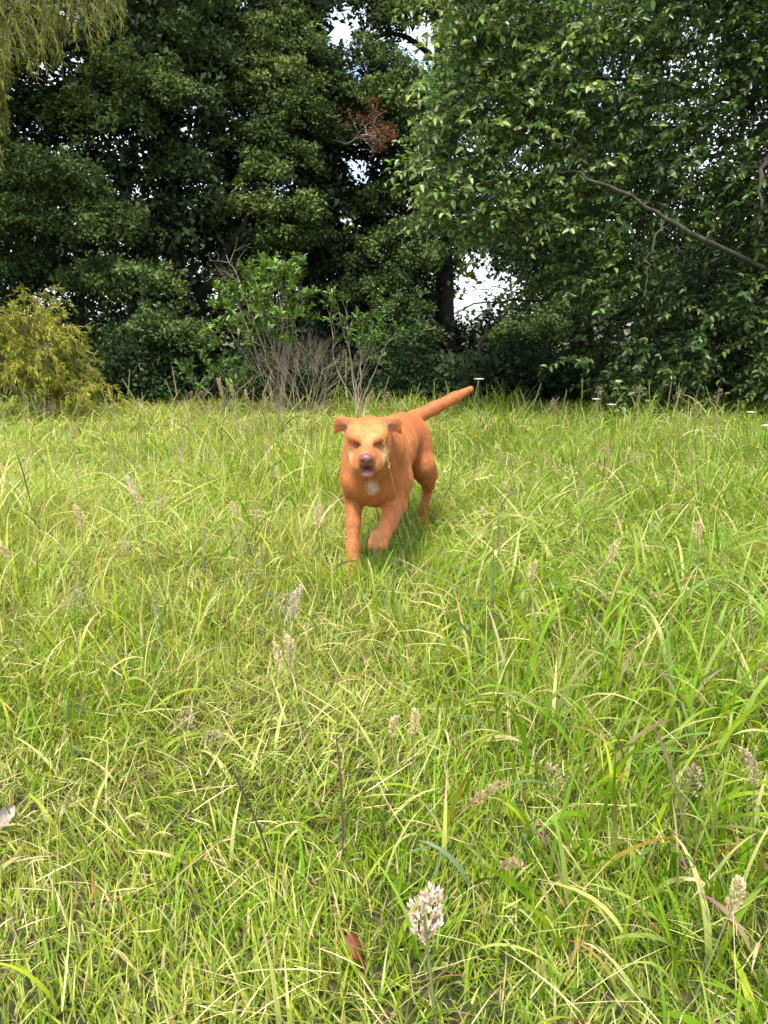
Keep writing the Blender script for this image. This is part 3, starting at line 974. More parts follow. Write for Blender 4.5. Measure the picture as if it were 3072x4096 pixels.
# ------------------------------------------------------------------ the dog
def surface_nets(S, org, h):
    """isosurface of a signed distance grid -> verts, tris"""
    nx, ny, nz = S.shape
    ins = S < 0
    cnt = np.zeros((nx - 1, ny - 1, nz - 1))
    acc_ = np.zeros((nx - 1, ny - 1, nz - 1, 3))
    corners = [(i, j, k) for i in (0, 1) for j in (0, 1) for k in (0, 1)]
    sl = lambda i, j, k: S[i:nx - 1 + i, j:ny - 1 + j, k:nz - 1 + k]
    for a in corners:
        for ax in range(3):
            if a[ax]: continue
            b = tuple(a[q] + (q == ax) for q in range(3))
            A, B = sl(*a), sl(*b)
            cr = (A < 0) != (B < 0)
            t = np.where(cr, A / np.where(A - B == 0, 1, A - B), 0)
            pt = [np.where(cr, a[q] + (t if q == ax else 0), 0) for q in range(3)]
            for q in range(3): acc_[..., q] += pt[q]
            cnt += cr
    idx = -np.ones(cnt.shape, int)
    act = cnt > 0
    idx[act] = np.arange(act.sum())
    ii = np.argwhere(act)
    V = (ii + acc_[act] / cnt[act][:, None]) * h + org
    T = []
    for ax in range(3):
        b = [slice(None)] * 3
        lo, hi = list(b), list(b)
        lo[ax], hi[ax] = slice(0, -1), slice(1, None)
        A, B = ins[tuple(lo)], ins[tuple(hi)]
        e = np.argwhere(A != B)
        o1, o2 = [q for q in range(3) if q != ax]
        e = e[(e[:, o1] > 0) & (e[:, o2] > 0) & (e[:, o1] < S.shape[o1] - 1) & (e[:, o2] < S.shape[o2] - 1)]
        def g(d1, d2):
            f = e.copy()
            f[:, o1] -= d1
            f[:, o2] -= d2
            return idx[f[:, 0], f[:, 1], f[:, 2]]
        q0, q1, q2, q3 = g(1, 1), g(0, 1), g(0, 0), g(1, 0)
        flip = A[e[:, 0], e[:, 1], e[:, 2]]
        if ax == 1: flip = ~flip
        t1 = np.where(flip[:, None], np.stack([q0, q1, q2], 1), np.stack([q0, q2, q1], 1))
        t2 = np.where(flip[:, None], np.stack([q0, q2, q3], 1), np.stack([q0, q3, q2], 1))
        T += [t1, t2]
    return V, np.concatenate(T)


def relax(V, T, n=4, lam=.5):
    e = np.concatenate([T[:, [0, 1]], T[:, [1, 2]], T[:, [2, 0]]])
    e = np.concatenate([e, e[:, ::-1]])
    deg = np.bincount(e[:, 0], minlength=len(V))[:, None]
    for it in range(n):
        for f in (lam, -lam * 1.02):
            s = np.stack([np.bincount(e[:, 0], V[e[:, 1], k], len(V)) for k in range(3)], 1)
            V = V + f * (s / deg - V)
    return V


def smin(a, b, k):
    h = np.clip(.5 + .5 * (b - a) / k, 0, 1)
    return b * (1 - h) + a * h - k * h * (1 - h)


def make_dog():
    base = np.array([0.0, 2.95, 0.0])
    root = empty('dog', base, 'ginger tan dog with floppy ears running through the grass towards the camera', 'dog')
    h = .0054
    org = np.array([-.23, 2.30, -.02])
    dim = np.array([.68, 1.30, .68])
    n = (dim / h).astype(int)
    S = np.full(tuple(n), .15, np.float32)
    gax = [(org[i] + h * np.arange(n[i])).astype(np.float32) for i in range(3)]

    # head frame: x to the viewer's right, f out along the muzzle, u up
    H = P(1470, 1741, 2.56)
    a = R(15)
    ex, ef, eu = np.array([1., 0, 0]), np.array([0, -math.cos(a), -math.sin(a)]), np.array([0, -math.sin(a), math.cos(a)])
    HS = .92
    hd = lambda x, f, u: H + (ex * x + ef * f + eu * u) * HS
    HA = (ex, ef, eu)

    def region(lo, hi):
        i0 = np.clip(((np.asarray(lo) - org) / h).astype(int), 0, n - 2)
        i1 = np.clip(((np.asarray(hi) - org) / h).astype(int) + 2, i0 + 1, n)
        sl = tuple(slice(p, q) for p, q in zip(i0, i1))
        G = np.stack(np.meshgrid(*[gax[i][sl[i]] for i in range(3)], indexing='ij'), -1)
        return sl, G

    def put(sl, D, k, cut=False):
        S[sl] = -smin(-S[sl], D, k) if cut else smin(S[sl], D, k)

    def ell(c, r, k, ax=None, cut=False):
        c = np.asarray(c, float)
        m = max(r) + .06
        sl, G = region(c - m, c + m)
        q = G - c.astype(np.float32)
        if ax is not None:
            q = q @ np.stack(ax, 1).astype(np.float32)
        rr = np.asarray(r, np.float32)
        k0 = np.linalg.norm(q / rr, axis=-1)
        k1 = np.linalg.norm(q / (rr * rr), axis=-1)
        put(sl, k0 * (k0 - 1) / np.maximum(k1, 1e-6), k, cut)

    def cone(p, q, r1, r2, k, cut=False, flat=None, thin=1.0):
        p, q = np.asarray(p, np.float32), np.asarray(q, np.float32)
        m = max(r1, r2) + .06
        sl, G = region(np.minimum(p, q) - m, np.maximum(p, q) + m)
        X = G - p
        if flat is not None:
            fl = np.asarray(flat, np.float32)
            X = X + ((thin - 1) * (X @ fl))[..., None] * fl
        d = q - p
        t = np.clip((X @ d) / (d @ d), 0, 1)
        D = np.linalg.norm(X - t[..., None] * d, axis=-1) - (r1 + (r2 - r1) * t)
        put(sl, D / (thin if flat is not None else 1), k, cut)

    def chain(pts, k):
        for (p, r1), (q, r2) in zip(pts[:-1], pts[1:]):
            cone(p, q, r1, r2, k)

    # trunk of the body
    chain([((-.035, 2.84, .405), .112), ((-.025, 2.95, .405), .124), ((.02, 3.1, .425), .104), ((.07, 3.26, .445), .082), ((.098, 3.36, .44), .088)], .05)
    ell((-.035, 2.80, .37), (.1, .12, .125), .05)
    ell((-.025, 2.9, .485), (.06, .14, .065), .05)
    for s_ in (-1, 1):
        ell((-.032 + s_ * .045, 2.735, .36), (.045, .05, .075), .03)      # breast muscles
    for s_, x_ in ((-1, -.034), (1, -.03)):
        ell((x_ + s_ * .079, 2.86, .455), (.03, .055, .075), .02)         # shoulder blades
        cone((x_ + s_ * .083, 2.80, .37), (x_ + s_ * .08, 2.90, .31), .03, .026, .02)   # upper arms
    for q_ in range(5):
        cone((.092 + q_ * .006, 2.93 + q_ * .045, .46), (.088 + q_ * .006, 2.95 + q_ * .045, .35), .008, .006, .012)   # ribs
    # neck and throat
    chain([(hd(.005, -.05, -.02), .064), ((-.012, 2.72, .475), .078), ((-.03, 2.85, .45), .1)], .04)
    cone(hd(.004, .0, -.07), (-.03, 2.76, .37), .045, .075, .04)
    # viewer's left foreleg, planted
    chain([((-.088, 2.83, .43), .055), ((-.1, 2.795, .345), .05), ((-.11, 2.81, .27), .037)], .03)
    chain([((-.11, 2.81, .27), .034), ((-.113, 2.77, .19), .0255), ((-.114, 2.745, .115), .0225), ((-.114, 2.742, .1), .024), ((-.113, 2.72, .05), .0205)], .01)
    ell((-.112, 2.695, .026), (.033, .046, .024), .02)
    for i in range(4):
        ell((-.112 + (i - 1.5) * .0165, 2.655 + .006 * abs(i - 1.5), .02), (.0105, .022, .017), .004)
    # viewer's right foreleg, lifted and swinging in
    chain([((.028, 2.83, .43), .057), ((.045, 2.79, .345), .055), ((.042, 2.765, .262), .041)], .03)
    chain([((.042, 2.765, .262), .039), ((.014, 2.685, .205), .029), ((-.008, 2.635, .17), .025)], .015)
    pw = P(1512, 2150, 2.605)
    cone((-.008, 2.635, .172), pw, .0275, .029, .015)
    for i in range(4):
        ell(pw + np.array([(i - 1.5) * .0165, -.014 + .004 * abs(i - 1.5), -.022]), (.0105, .018, .022), .004)
    # viewer's right hind leg, pushing off
    ell((.152, 3.33, .37), (.058, .1, .12), .03)
    chain([((.165, 3.27, .32), .056), ((.185, 3.33, .265), .046), ((.2, 3.43, .2), .027), ((.2, 3.485, .168), .0225)], .02)
    chain([((.2, 3.485, .168), .0225), ((.186, 3.47, .09), .02), ((.178, 3.45, .045), .022)], .012)
    ell((.176, 3.415, .028), (.031, .05, .022), .018)
    # the other hind leg, under the body
    ell((.062, 3.30, .37), (.048, .09, .11), .03)
    chain([((.05, 3.22, .3), .05), ((.04, 3.26, .24), .04), ((.038, 3.36, .18), .025), ((.036, 3.37, .1), .02), ((.036, 3.33, .045), .022)], .02)
    ell((.036, 3.30, .028), (.03, .05, .022), .018)
    # tail
    tb = P(1648, 1676, 3.4)
    chain([(tb - [.03, .02, .03], .036), (tb + [.012, .01, .004], .032), (P(1735, 1634, 3.44), .028), (P(1820, 1590, 3.46), .023), (P(1882, 1556, 3.47), .0125)], .015)
    ellh = lambda c, r, k, *aa: ell(c, tuple(q * HS for q in r), k, *aa)
    coneh = lambda p, q, r1, r2, k, *aa: cone(p, q, r1 * HS, r2 * HS, k, *aa)
    # head: broad flat skull, brows, jowls
    ellh(hd(0, -.005, -.012), (.076, .085, .058), .02, HA)
    for s in (-1, 1):
        ellh(hd(s * .042, -.004, .022), (.033, .05, .026), .02, HA)
        ellh(hd(s * .036, .047, .016), (.034, .028, .021), .022, HA)
        ellh(hd(s * .049, .01, -.04), (.035, .06, .052), .02, HA)
    coneh(hd(0, .05, -.02), hd(0, .135, -.028), .044, .032, .018)
    for s in (-1, 1):
        ellh(hd(s * .029, .1, -.056), (.027, .052, .038), .01, HA)
        ellh(hd(s * .041, .06, -.068), (.022, .045, .028), .014, HA)
    ellh(hd(0, .085, -.096), (.03, .056, .016), .006, HA)
    # furrow between the brows, eye sockets, mouth slit, fold behind the jowl
    coneh(hd(0, .058, .062), hd(0, .098, .012), .013, .006, .016, True)
    coneh(hd(0, .0, .066), hd(0, .058, .055), .006, .01, .018, True)
    for s in (-1, 1):
        ellh(hd(s * .038, .09, -.006), (.019, .016, .009), .016, HA, True)
        coneh(hd(s * .02, .155, -.068), hd(s * .058, .085, -.09), .0035, .003, .005, True)
    coneh(hd(0, .17, -.045), hd(0, .165, -.072), .003, .003, .005, True)
    # loose skin folds down the side of the neck
    cone(hd(.064, -.045, -.01), (.05, 2.745, .42), .02, .022, .014)
    cone(hd(.062, -.09, .0), (.066, 2.80, .40), .022, .022, .014)
    cone(hd(-.064, -.045, -.02), (-.085, 2.76, .42), .018, .02, .016)
    # ears: triangular flaps that stand out to the side and fold over at the tip
    for s in (-1, 1):
        b0 = hd(s * .06, -.016, .034)
        out = unit(ex * s * .95 + eu * .12 + ef * -.12)
        tipd = unit(ex * s * .5 + eu * -.85 + ef * .25)
        nrm = unit(np.cross(out, eu) * s)
        nrm = nrm if nrm @ ef > 0 else -nrm
        mid = b0 + out * .034
        cone(b0 + eu * -.004, mid, .029, .022, .012, flat=nrm, thin=2.2)
        cone(mid, mid + tipd * .036 + out * .004, .021, .008, .006, flat=nrm, thin=2.6)
        ell(b0 + out * .026 + eu * -.012 + nrm * .016, (.02, .014, .011), .008, (out, unit(np.cross(nrm, out)), nrm), True)

    V, T = surface_nets(S, org, h)
    V = relax(V, T, 4)
    # vertex colours: coat pattern
    L3 = np.stack([(V - H) @ ex, (V - H) @ ef, (V - H) @ eu], 1) / HS
    x, f, u = L3.T
    C = np.tile(np.array([.47, .158, .042]), (len(V), 1))
    def blend(w, col):
        nonlocal C
        w = np.clip(w, 0, 1)[:, None]
        C = C * (1 - w) + np.asarray(col) * w
    sm = lambda d, r, k: np.clip((r - d) / k + .5, 0, 1)
    ed = lambda c, r: np.linalg.norm((L3 - c) / np.asarray(r), axis=1)
    head = f > -.08
    # redder back and thighs, paler legs
    blend(.5 * sm(np.abs(V[:, 1] - 3.3), .2, .15), (.4, .125, .038))
    blend(.45 * sm(V[:, 2], .24, .1) * (V[:, 1] < 3.0), (.52, .215, .08))
    # yellower forehead
    blend(head * sm(ed((0, .04, .05), (.075, .06, .05)), 1, .5) * .75, (.52, .215, .055))
    # cream cheeks beside the muzzle, pale lips
    for s in (-1, 1):
        blend(sm(ed((s * .056, .07, -.058), (.024, .05, .034)), 1, .7) * .85, (.72, .46, .2))
        blend(sm(ed((s * .038, .075, -.018), (.026, .045, .026)), 1, .9) * .55, (.27, .09, .05))
        blend(sm(ed((s * .03, .1, -.066), (.03, .06, .02)), 1, .6) * .6, (.55, .3, .14))
        # inside of the ears
        blend(sm(ed((s * .085, .0, .035), (.024, .03, .02)), 1, .5) * (f > -.026) * .8, (.52, .25, .16))
    blend(sm(ed((0, .075, -.01), (.02, .05, .03)), 1, .6) * .5, (.46, .2, .08))
    blend(sm(ed((0, .15, -.056), (.024, .03, .018)), 1, .6) * .85, (.13, .05, .045))
    blend(sm(ed((0, .13, -.08), (.026, .04, .012)), 1, .5) * .9, (.42, .19, .17))
    blend(sm(ed((0, .12, -.098), (.026, .04, .012)), 1, .6) * .7, (.6, .42, .3))
    # underside and inner legs paler, spine and outer thigh redder, blotches through the coat
    nzv = vnoise(V[:, 0] * 3 + V[:, 1], V[:, 2] + V[:, 1] * .4, .035, 1) + vnoise(V[:, 1] + V[:, 0], V[:, 2] * .5, .015, 2) * .6
    C = C * (0.78 + .28 * nzv)[:, None]
    blend(.35 * sm(np.abs(V[:, 0] + .035 - .28 * (V[:, 1] - 2.85)), .035, .05) * (V[:, 2] > .46) * (V[:, 1] > 2.75), (.34, .1, .03))
    blend(.5 * sm(V[:, 2], .3, .06) * (V[:, 1] > 2.8) * (V[:, 1] < 3.25), (.58, .3, .14))
    # white blaze on the chest
    wc = P(1489, 1948, 2.66)
    wob = .5 * (vnoise(V[:, 0], V[:, 2] * .5, .007, 2) - .5)
    blend(sm(np.linalg.norm((V - wc) / np.array([.019, .09, .03]), axis=1) + wob, 1, .9) * .8, (.72, .6, .5))
    # chin-to-brow crease
    m = bpy.data.materials.new('short_ginger_coat')
    m.use_nodes = True
    nn, l = m.node_tree.nodes, m.node_tree.links
    b = nn['Principled BSDF']
    at = nn.new('ShaderNodeAttribute')
    at.attribute_name = 'Col'
    g = nn.new('ShaderNodeTexCoord')
    n1 = nn.new('ShaderNodeTexNoise')
    n1.inputs['Scale'].default_value = 16
    n1.inputs['Detail'].default_value = 6
    mp = nn.new('ShaderNodeMapping')
    mp.inputs['Scale'].default_value = (1, .35, .45)
    l.new(g.outputs['Object'], mp.inputs[0])
    l.new(mp.outputs[0], n1.inputs['Vector'])
    mr = nn.new('ShaderNodeMapRange')
    mr.inputs[1].default_value, mr.inputs[2].default_value = .3, .7
    mr.inputs[3].default_value, mr.inputs[4].default_value = .7, 1.3
    l.new(n1.outputs['Fac'], mr.inputs[0])
    vm = nn.new('ShaderNodeVectorMath')
    vm.operation = 'SCALE'
    l.new(at.outputs['Color'], vm.inputs[0])
    l.new(mr.outputs[0], vm.inputs['Scale'])
    l.new(vm.outputs[0], b.inputs['Base Color'])
    b.inputs['Roughness'].default_value = .48
    b.inputs['Specular IOR Level'].default_value = .4
    b.inputs['Sheen Weight'].default_value = .25
    b.inputs['Sheen Roughness'].default_value = .4
    b.inputs['Sheen Tint'].default_value = (1, .8, .6, 1)
    n2 = nn.new('ShaderNodeTexNoise')
    n2.inputs['Scale'].default_value = 90
    n2.inputs['Detail'].default_value = 3
    l.new(mp.outputs[0], n2.inputs['Vector'])
    bp = nn.new('ShaderNodeBump')
    bp.inputs['Strength'].default_value = .6
    bp.inputs['Distance'].default_value = .006
    l.new(n2.outputs['Fac'], bp.inputs['Height'])
    n3 = nn.new('ShaderNodeTexNoise')
    n3.inputs['Scale'].default_value = 34
    n3.inputs['Detail'].default_value = 2
    l.new(mp.outputs[0], n3.inputs['Vector'])
    bp2 = nn.new('ShaderNodeBump')
    bp2.inputs['Strength'].default_value = .55
    bp2.inputs['Distance'].default_value = .016
    l.new(n3.outputs['Fac'], bp2.inputs['Height'])
    l.new(bp.outputs[0], bp2.inputs['Normal'])
    l.new(bp2.outputs[0], b.inputs['Normal'])
    link('body', tri_mesh('dog_body', V - base, T, C), m, root)

    # short fur: a fuzz of tiny hairs over the coat
    fn = unit(np.cross(V[T[:, 1]] - V[T[:, 0]], V[T[:, 2]] - V[T[:, 0]]))
    cen = V[T].mean(1)
    if np.mean(np.sum(fn * (cen - np.array([0, 2.95, .4])), 1)) < 0: fn = -fn
    rep_ = 2
    N = len(T) * rep_
    bc = rng.dirichlet((1, 1, 1), N)
    ti = np.repeat(np.arange(len(T)), rep_)
    rt = (V[T[ti]] * bc[..., None]).sum(1)
    cl = (C[T[ti]] * bc[..., None]).sum(1) * np.exp(rng.normal(0, .24, (N, 1)))
    flow = np.array([.25, .75, -.6])
    dr = unit(fn[ti] * .42 + unit(flow - (fn[ti] @ flow)[:, None] * fn[ti]) * .9 + rng.normal(0, .16, (N, 3)))
    sd = unit(np.cross(dr, fn[ti])) * .0006
    ln = (.0028 + .0035 * rng.random(N))[:, None] * np.where((((rt - H) @ ef) > .02)[:, None], .6, 1)
    FV = np.stack([rt - sd, rt + sd, rt + dr * ln], 1).reshape(-1, 3)
    fm = leaf_mat('short_fur', .6, .15, .25, .08, 20, (1.1, 1, .9))
    fo = link('fur', tri_mesh('dog_fur', FV - base, np.arange(N * 3).reshape(-1, 3), np.repeat(cl, 3, 0)), fm, root)
    fo['kind'] = 'stuff'

    def simple(name, col, rough, spec=.5):
        m = bpy.data.materials.new(name)
        m.use_nodes = True
        q = m.node_tree.nodes['Principled BSDF']
        nz = m.node_tree.nodes.new('ShaderNodeTexNoise')
        nz.inputs['Scale'].default_value = 120
        rr = m.node_tree.nodes.new('ShaderNodeValToRGB')
        rr.color_ramp.elements[0].color = (*[c * .8 for c in col], 1)
        rr.color_ramp.elements[1].color = (*[c * 1.2 for c in col], 1)
        m.node_tree.links.new(nz.outputs['Fac'], rr.inputs['Fac'])
        m.node_tree.links.new(rr.outputs['Color'], q.inputs['Base Color'])
        q.inputs['Roughness'].default_value = rough
        q.inputs['Specular IOR Level'].default_value = spec
        return m

    def blob(name, c, r, mat, shape=None, parent=root):
        th, ph = np.linspace(0, np.pi, 11), np.linspace(0, 2 * np.pi, 18, endpoint=False)
        A, B = np.meshgrid(th, ph, indexing='ij')
        D = np.stack([np.sin(A) * np.cos(B), np.sin(A) * np.sin(B), np.cos(A)], -1).reshape(-1, 3)   # x, f, u
        Q = D * np.asarray(r)
        if shape: Q = shape(Q, D)
        Vv = c + Q @ np.stack(HA)
        T_ = []
        for i in range(10):
            for j in range(18):
                p, q = i * 18 + j, i * 18 + (j + 1) % 18
                T_ += [(p, p + 18, q + 18), (p, q + 18, q)]
        return link(name, tri_mesh(name, Vv - base, T_), mat, parent)

    def nose_shape(Q, D):
        Q = Q.copy()
        Q[:, 0] *= 1 - .35 * np.clip(-D[:, 2], 0, 1)            # narrower below
        for s in (-1, 1):                                       # nostrils
            d = np.hypot(Q[:, 0] - s * .0105, Q[:, 2] + .003)
            Q[:, 1] -= .006 * np.exp(-(d / .005) ** 2) * (D[:, 1] > 0)
        return Q

    blob('nose', hd(0, .157, -.022), (.0235, .019, .0185), simple('brown_nose_leather', (.17, .075, .07), .42), nose_shape)
    em = simple('dark_eye', (.03, .014, .008), .45)
    for s in (-1, 1):
        blob('eye', hd(s * .038, .0715, -.003), (.0095, .010, .003), em)
    blob('tongue', hd(0, .122, -.084), (.018, .036, .007), simple('pink_tongue', (.5, .2, .2), .4))


make_dog()

# ------------------------------------------------------------------ seed stalks and flowers in the grass
def stem_path(top, base, bow, n=9):
    t = np.linspace(0, 1, n)[:, None]
    return base * (1 - t) + top * t + np.asarray(bow) * (4 * t * (1 - t))


def at_height(u, v, hgt, ymin=.7, ymax=8.3):
    """point seen at pixel (u, v) that is hgt above the ground"""
    d = FW + RT * (u - CU) / F + UP * (CV - v) / F
    t = (hgt - CAM_Z) / d[2] if d[2] < -1e-3 else 1e3
    Y = float(np.clip(t * d[1], ymin, ymax))
    return P(u, v, Y)


RYE = [np.array(c) for c in ([.26, .32, .08], [.4, .4, .14], [.56, .48, .25])]
FOG = [np.array(c) for c in ([.76, .6, .36], [.82, .7, .46], [.66, .5, .33])]
PASP = [np.array(c) for c in ([.26, .2, .14], [.2, .14, .14], [.36, .34, .16])]
PANI = [np.array(c) for c in ([.42, .32, .24], [.5, .41, .28])]
TIMO = [np.array(c) for c in ([.55, .44, .24], [.46, .35, .18])]


def seed_stalk(kind, top, lean=(0, 0), label=None, group=None, cols=None, hl=None, sr=None, bow=(0, 0, 0), cat='grass stalk', hook=0.0, size=1.0, wide=None):
    top = np.asarray(top, float)
    base = np.array([top[0] - lean[0], top[1] - lean[1], 0.0])
    base[2] = float(ground_z(base[0], base[1]))
    root = empty({'rye': 'grass_seed_spike', 'fog': 'grass_plume', 'pasp': 'grass_seed_spike', 'panicle': 'grass_panicle', 'timothy': 'grass_plume'}[kind], base, label, cat, group)
    q = stem_path(top, base, bow)
    st, hd_ = Acc(), Acc()
    r = sr or {'rye': .0011, 'fog': .0013, 'pasp': .0013, 'panicle': .001, 'timothy': .0014}[kind]
    r *= max(1.0, top[1] / 3.2)
    scol = {'rye': (.24, .27, .08), 'fog': (.26, .3, .13), 'pasp': (.22, .24, .08), 'panicle': (.3, .22, .14), 'timothy': (.4, .34, .16)}[kind]
    tube(st, q, np.linspace(r * 1.3, r * .7, len(q)), scol, 5)
    st.build('stalk', M_SEED, root, base)
    d = unit(q[-1] - q[-3])
    side = unit(np.cross(d, [.2, 1, .1]))
    ot = np.cross(side, d)
    cols = cols or {'rye': RYE, 'fog': FOG, 'pasp': PASP, 'panicle': PANI, 'timothy': TIMO}[kind]
    if kind in ('rye', 'pasp'):
        L = hl or {'rye': .15, 'pasp': .075}[kind]
        n = int(L / .008) if kind == 'rye' else int(L / .003)
        t = np.linspace(0, 1, n)
        c = top - d * (L * (1 - t))[:, None] + side * (hook * L * t ** 2)[:, None] - np.array([0, 0, 1]) * (abs(hook) * .5 * L * t ** 2)[:, None]
        dl = unit(np.gradient(c, axis=0))
        sg = np.where(np.arange(n) % 2 == 0, 1., -1.)[:, None]
        ax = unit(dl + side * sg * (.3 if kind == 'rye' else .9) + rng.normal(0, .06, (n, 3)))
        l = (.014 if kind == 'rye' else .006) * (1 - .3 * t) * max(1, top[1] / 4.4)
        col = np.stack(cols)[rng.integers(0, len(cols), n)] * np.exp(rng.normal(0, .15, (n, 1)))
        for nv in (np.array([0, -1., .2]), np.array([.7, -.2, .6])):
            hd_.add(*leaves(c, ax, np.tile(nv, (n, 1)), l, l * ((.28 if top[1] < 3.5 else .34) if kind == 'rye' else .7), col))
        tube(hd_, c, r * .8, scol, 3)
    else:
        L = hl or {'fog': .07, 'panicle': .1, 'timothy': .08}[kind]
        n = int({'fog': 230, 'panicle': 130, 'timothy': 190}[kind] * min(1.3, L / .07))
        wid = (wide or 1) * {'fog': .15, 'panicle': .5, 'timothy': .085}[kind] * L
        t = rng.random(n)
        prof = {'fog': np.sin(np.pi * np.clip(t * .85 + .12, 0, 1)) ** .8, 'panicle': (1 - t) ** .7, 'timothy': np.sin(np.pi * (t * .9 + .08)) ** .4}[kind]
        nb = 13
        dv = rng.normal(0, .22, 2)
        ph = (rng.integers(0, nb, n) * 2.399) if kind != 'timothy' else rng.random(n) * 6.283
        rr = prof * wid * (rng.random(n) ** .5)
        if kind == 'fog': t = np.round(t * 8) / 8 + rng.normal(0, .035, n)
        out = side * np.cos(ph)[:, None] + ot * np.sin(ph)[:, None]
        c = top - d * (L * (1 - t))[:, None] + out * rr[:, None] + d * (rr * .35)[:, None] + (side * dv[0] + ot * dv[1] - np.array([0, 0, .12])) * (L * t ** 2)[:, None]
        ax = unit(out * .55 + d * .8 + rng.normal(0, .25, (n, 3)))
        l = {'fog': .0062, 'panicle': .006, 'timothy': .0075}[kind] * (.7 + .6 * rng.random(n)) * size * max(1, top[1] / (8 if kind == 'panicle' else 4))
        col = np.stack(cols)[rng.integers(0, len(cols), n)] * np.exp(rng.normal(0, .14, (n, 1)))
        hd_.add(*leaves(c, ax, rng.normal(0, 1, (n, 3)), l, l * .5, col))
        tube(hd_, np.array([top - d * L, top]), r * .6, scol, 3)
    hd_.build('seed_head', M_SEED, root, base)
    return root


# distinctive ones, each where the photograph shows it
for (k, u, v, hh, lean, lab, kw) in (
        ('fog', 1690, 3620, .2, (-.02, 0), 'pink and cream grass plume on a pale green stem, nearest the camera', dict(hl=.05, cols=[np.array([.78, .55, .52]), np.array([.82, .74, .58]), np.array([.7, .46, .46])], sr=.0022, size=1.6, wide=3.1)),
        ('fog', 1160, 2520, .24, (.0, .02), 'cream plume of grass seed below the dog\'s planted leg, left of it', dict(hl=.085)),
        ('fog', 1120, 2580, .22, (.03, .02), 'pale plume leaning left beside a taller cream plume below the dog', dict(hl=.05)),
        ('fog', 1165, 2330, .3, (-.01, .0), 'tall whitish grass plume on a grey-green stem left of the dog\'s planted paw', dict(hl=.09, cols=[np.array([.72, .62, .56]), np.array([.6, .45, .34])])),
        ('fog', 1265, 2010, .36, (-.01, 0), 'tan plume standing just left of the dog\'s forelegs', dict(hl=.08)),
        ('fog', 520, 1900, .38, (-.04, 0), 'whitish plume bending left in the open grass left of the dog', dict(hl=.075, cols=[np.array([.78, .72, .66]), np.array([.62, .5, .38])])),
        ('fog', 545, 1940, .36, (-.03, 0), 'tan plume close beside the whitish plume left of the dog', dict(hl=.08)),
        ('fog', 320, 2010, .33, (.01, 0), 'slim cream plume standing left in the middle of the field', dict(hl=.09)),
        ('fog', 1560, 2850, .17, (-.02, .01), 'yellowish cream plume low in the short grass below the dog', dict(hl=.05)),
        ('fog', 1665, 2840, .18, (.01, .0), 'small tan plume right of the yellowish plume below the dog', dict(hl=.05)),
        ('timothy', 1990, 3120, .13, (.1, -.02), 'straw coloured seed head lying over to the right in front', dict(hl=.07)),
        ('timothy', 2090, 3390, .12, (.07, -.03), 'straw coloured seed head drooping low near the front, right of centre', dict(hl=.06)),
        ('fog', 3020, 2990, .22, (-.02, .0), 'pinkish beaded plume at the right edge of the picture', dict(hl=.07, cols=PANI + [FOG[0]])),
        ('fog', 2980, 3500, .22, (.05, .0), 'cream plume leaning right in the lower right corner', dict(hl=.06)),
        ('timothy', 2435, 1760, .42, (.0, 0), 'tan cylindrical seed head standing upright in the right of the field', dict(hl=.09)),
        ('fog', 2455, 2150, .28, (.01, 0), 'tan plume amid bright blades in the right of the field', dict(hl=.08)),
        ('fog', 2790, 2080, .3, (-.03, 0), 'pale plume leaning left near the right side of the field', dict(hl=.07)),
        ('timothy', 880, 1505, .58, (-.03, 0), 'tall straw coloured seed head rising against the dark bush, tallest of its pair', dict(hl=.13)),
        ('timothy', 928, 1522, .56, (-.01, 0), 'straw seed head just right of the tallest straw one, against the bush', dict(hl=.1)),
        ('timothy', 985, 1560, .5, (.0, 0), 'small pale seed head right of the straw coloured pair', dict(hl=.06)),
        ('timothy', 290, 1685, .45, (.01, 0), 'thick tan seed head in front of the feathery conifer', dict(hl=.09)),
        ('pasp', 2010, 1935, .42, (.01, 0), 'dark hooked seed spike standing right of the dog', dict(hl=.09, hook=-.5, cols=[PASP[1] * .6, PASP[0] * .6])),
        ('pasp', 2020, 2090, .33, (.05, 0), 'pinkish beaded seed spike leaning right, below the dark hooked one', dict(hl=.085, cols=[np.array([.5, .38, .34]), np.array([.38, .27, .26])])),
        ('pasp', 1990, 2010, .34, (-.02, 0), 'greenish beaded seed spike beside the dark hooked one', dict(hl=.1)),
        ('pasp', 1520, 2132, .29, (.08, .0), 'beaded green seed spike arching in front of the lifted paw', dict(hl=.06, hook=.3)),
        ('pasp', 2990, 2400, .26, (-.06, .0), 'long dark beaded seed spike slanting at the right edge', dict(hl=.1)),
        ('pasp', 2860, 2420, .24, (.0, .0), 'short dark seed spike near the slanting one at the right', dict(hl=.05, cols=[PASP[1] * .6])),
        ('panicle', 740, 2830, .17, (.03, 0), 'purplish open panicle drooping in the short grass at the left', dict(hl=.07)),
        ('panicle', 860, 2900, .14, (.02, 0), 'thin purplish panicle right of the drooping one at the left', dict(hl=.05)),
        ('panicle', 2240, 3040, .16, (.02, 0), 'greyish fine panicle in the broad blades at the right', dict(hl=.06)),
        ('panicle', 2780, 3050, .19, (.02, 0), 'pale fine panicle in the broad blades near the right edge', dict(hl=.07)),
        ('rye', 1535, 1756, .58, (-.17, .02), 'pale seed stem slanting across the dog\'s shoulder', dict(hl=.09, cols=[RYE[2]], bow=(-.02, 0, .02))),
        ('rye', 1385, 1415, .66, (.02, 0), 'tallest seed spike, rising behind the dog\'s head against the twiggy shrub', dict(hl=.22)),
        ('rye', 690, 1470, .6, (-.06, 0), 'long curved straw seed spike arching at the field edge left of the straw pair', dict(hl=.2, cols=[RYE[2]])),
        ('rye', 430, 1930, .42, (-.04, 0), 'bowed straw coloured seed stem in the left of the field', dict(hl=.14, cols=[RYE[2]]))):
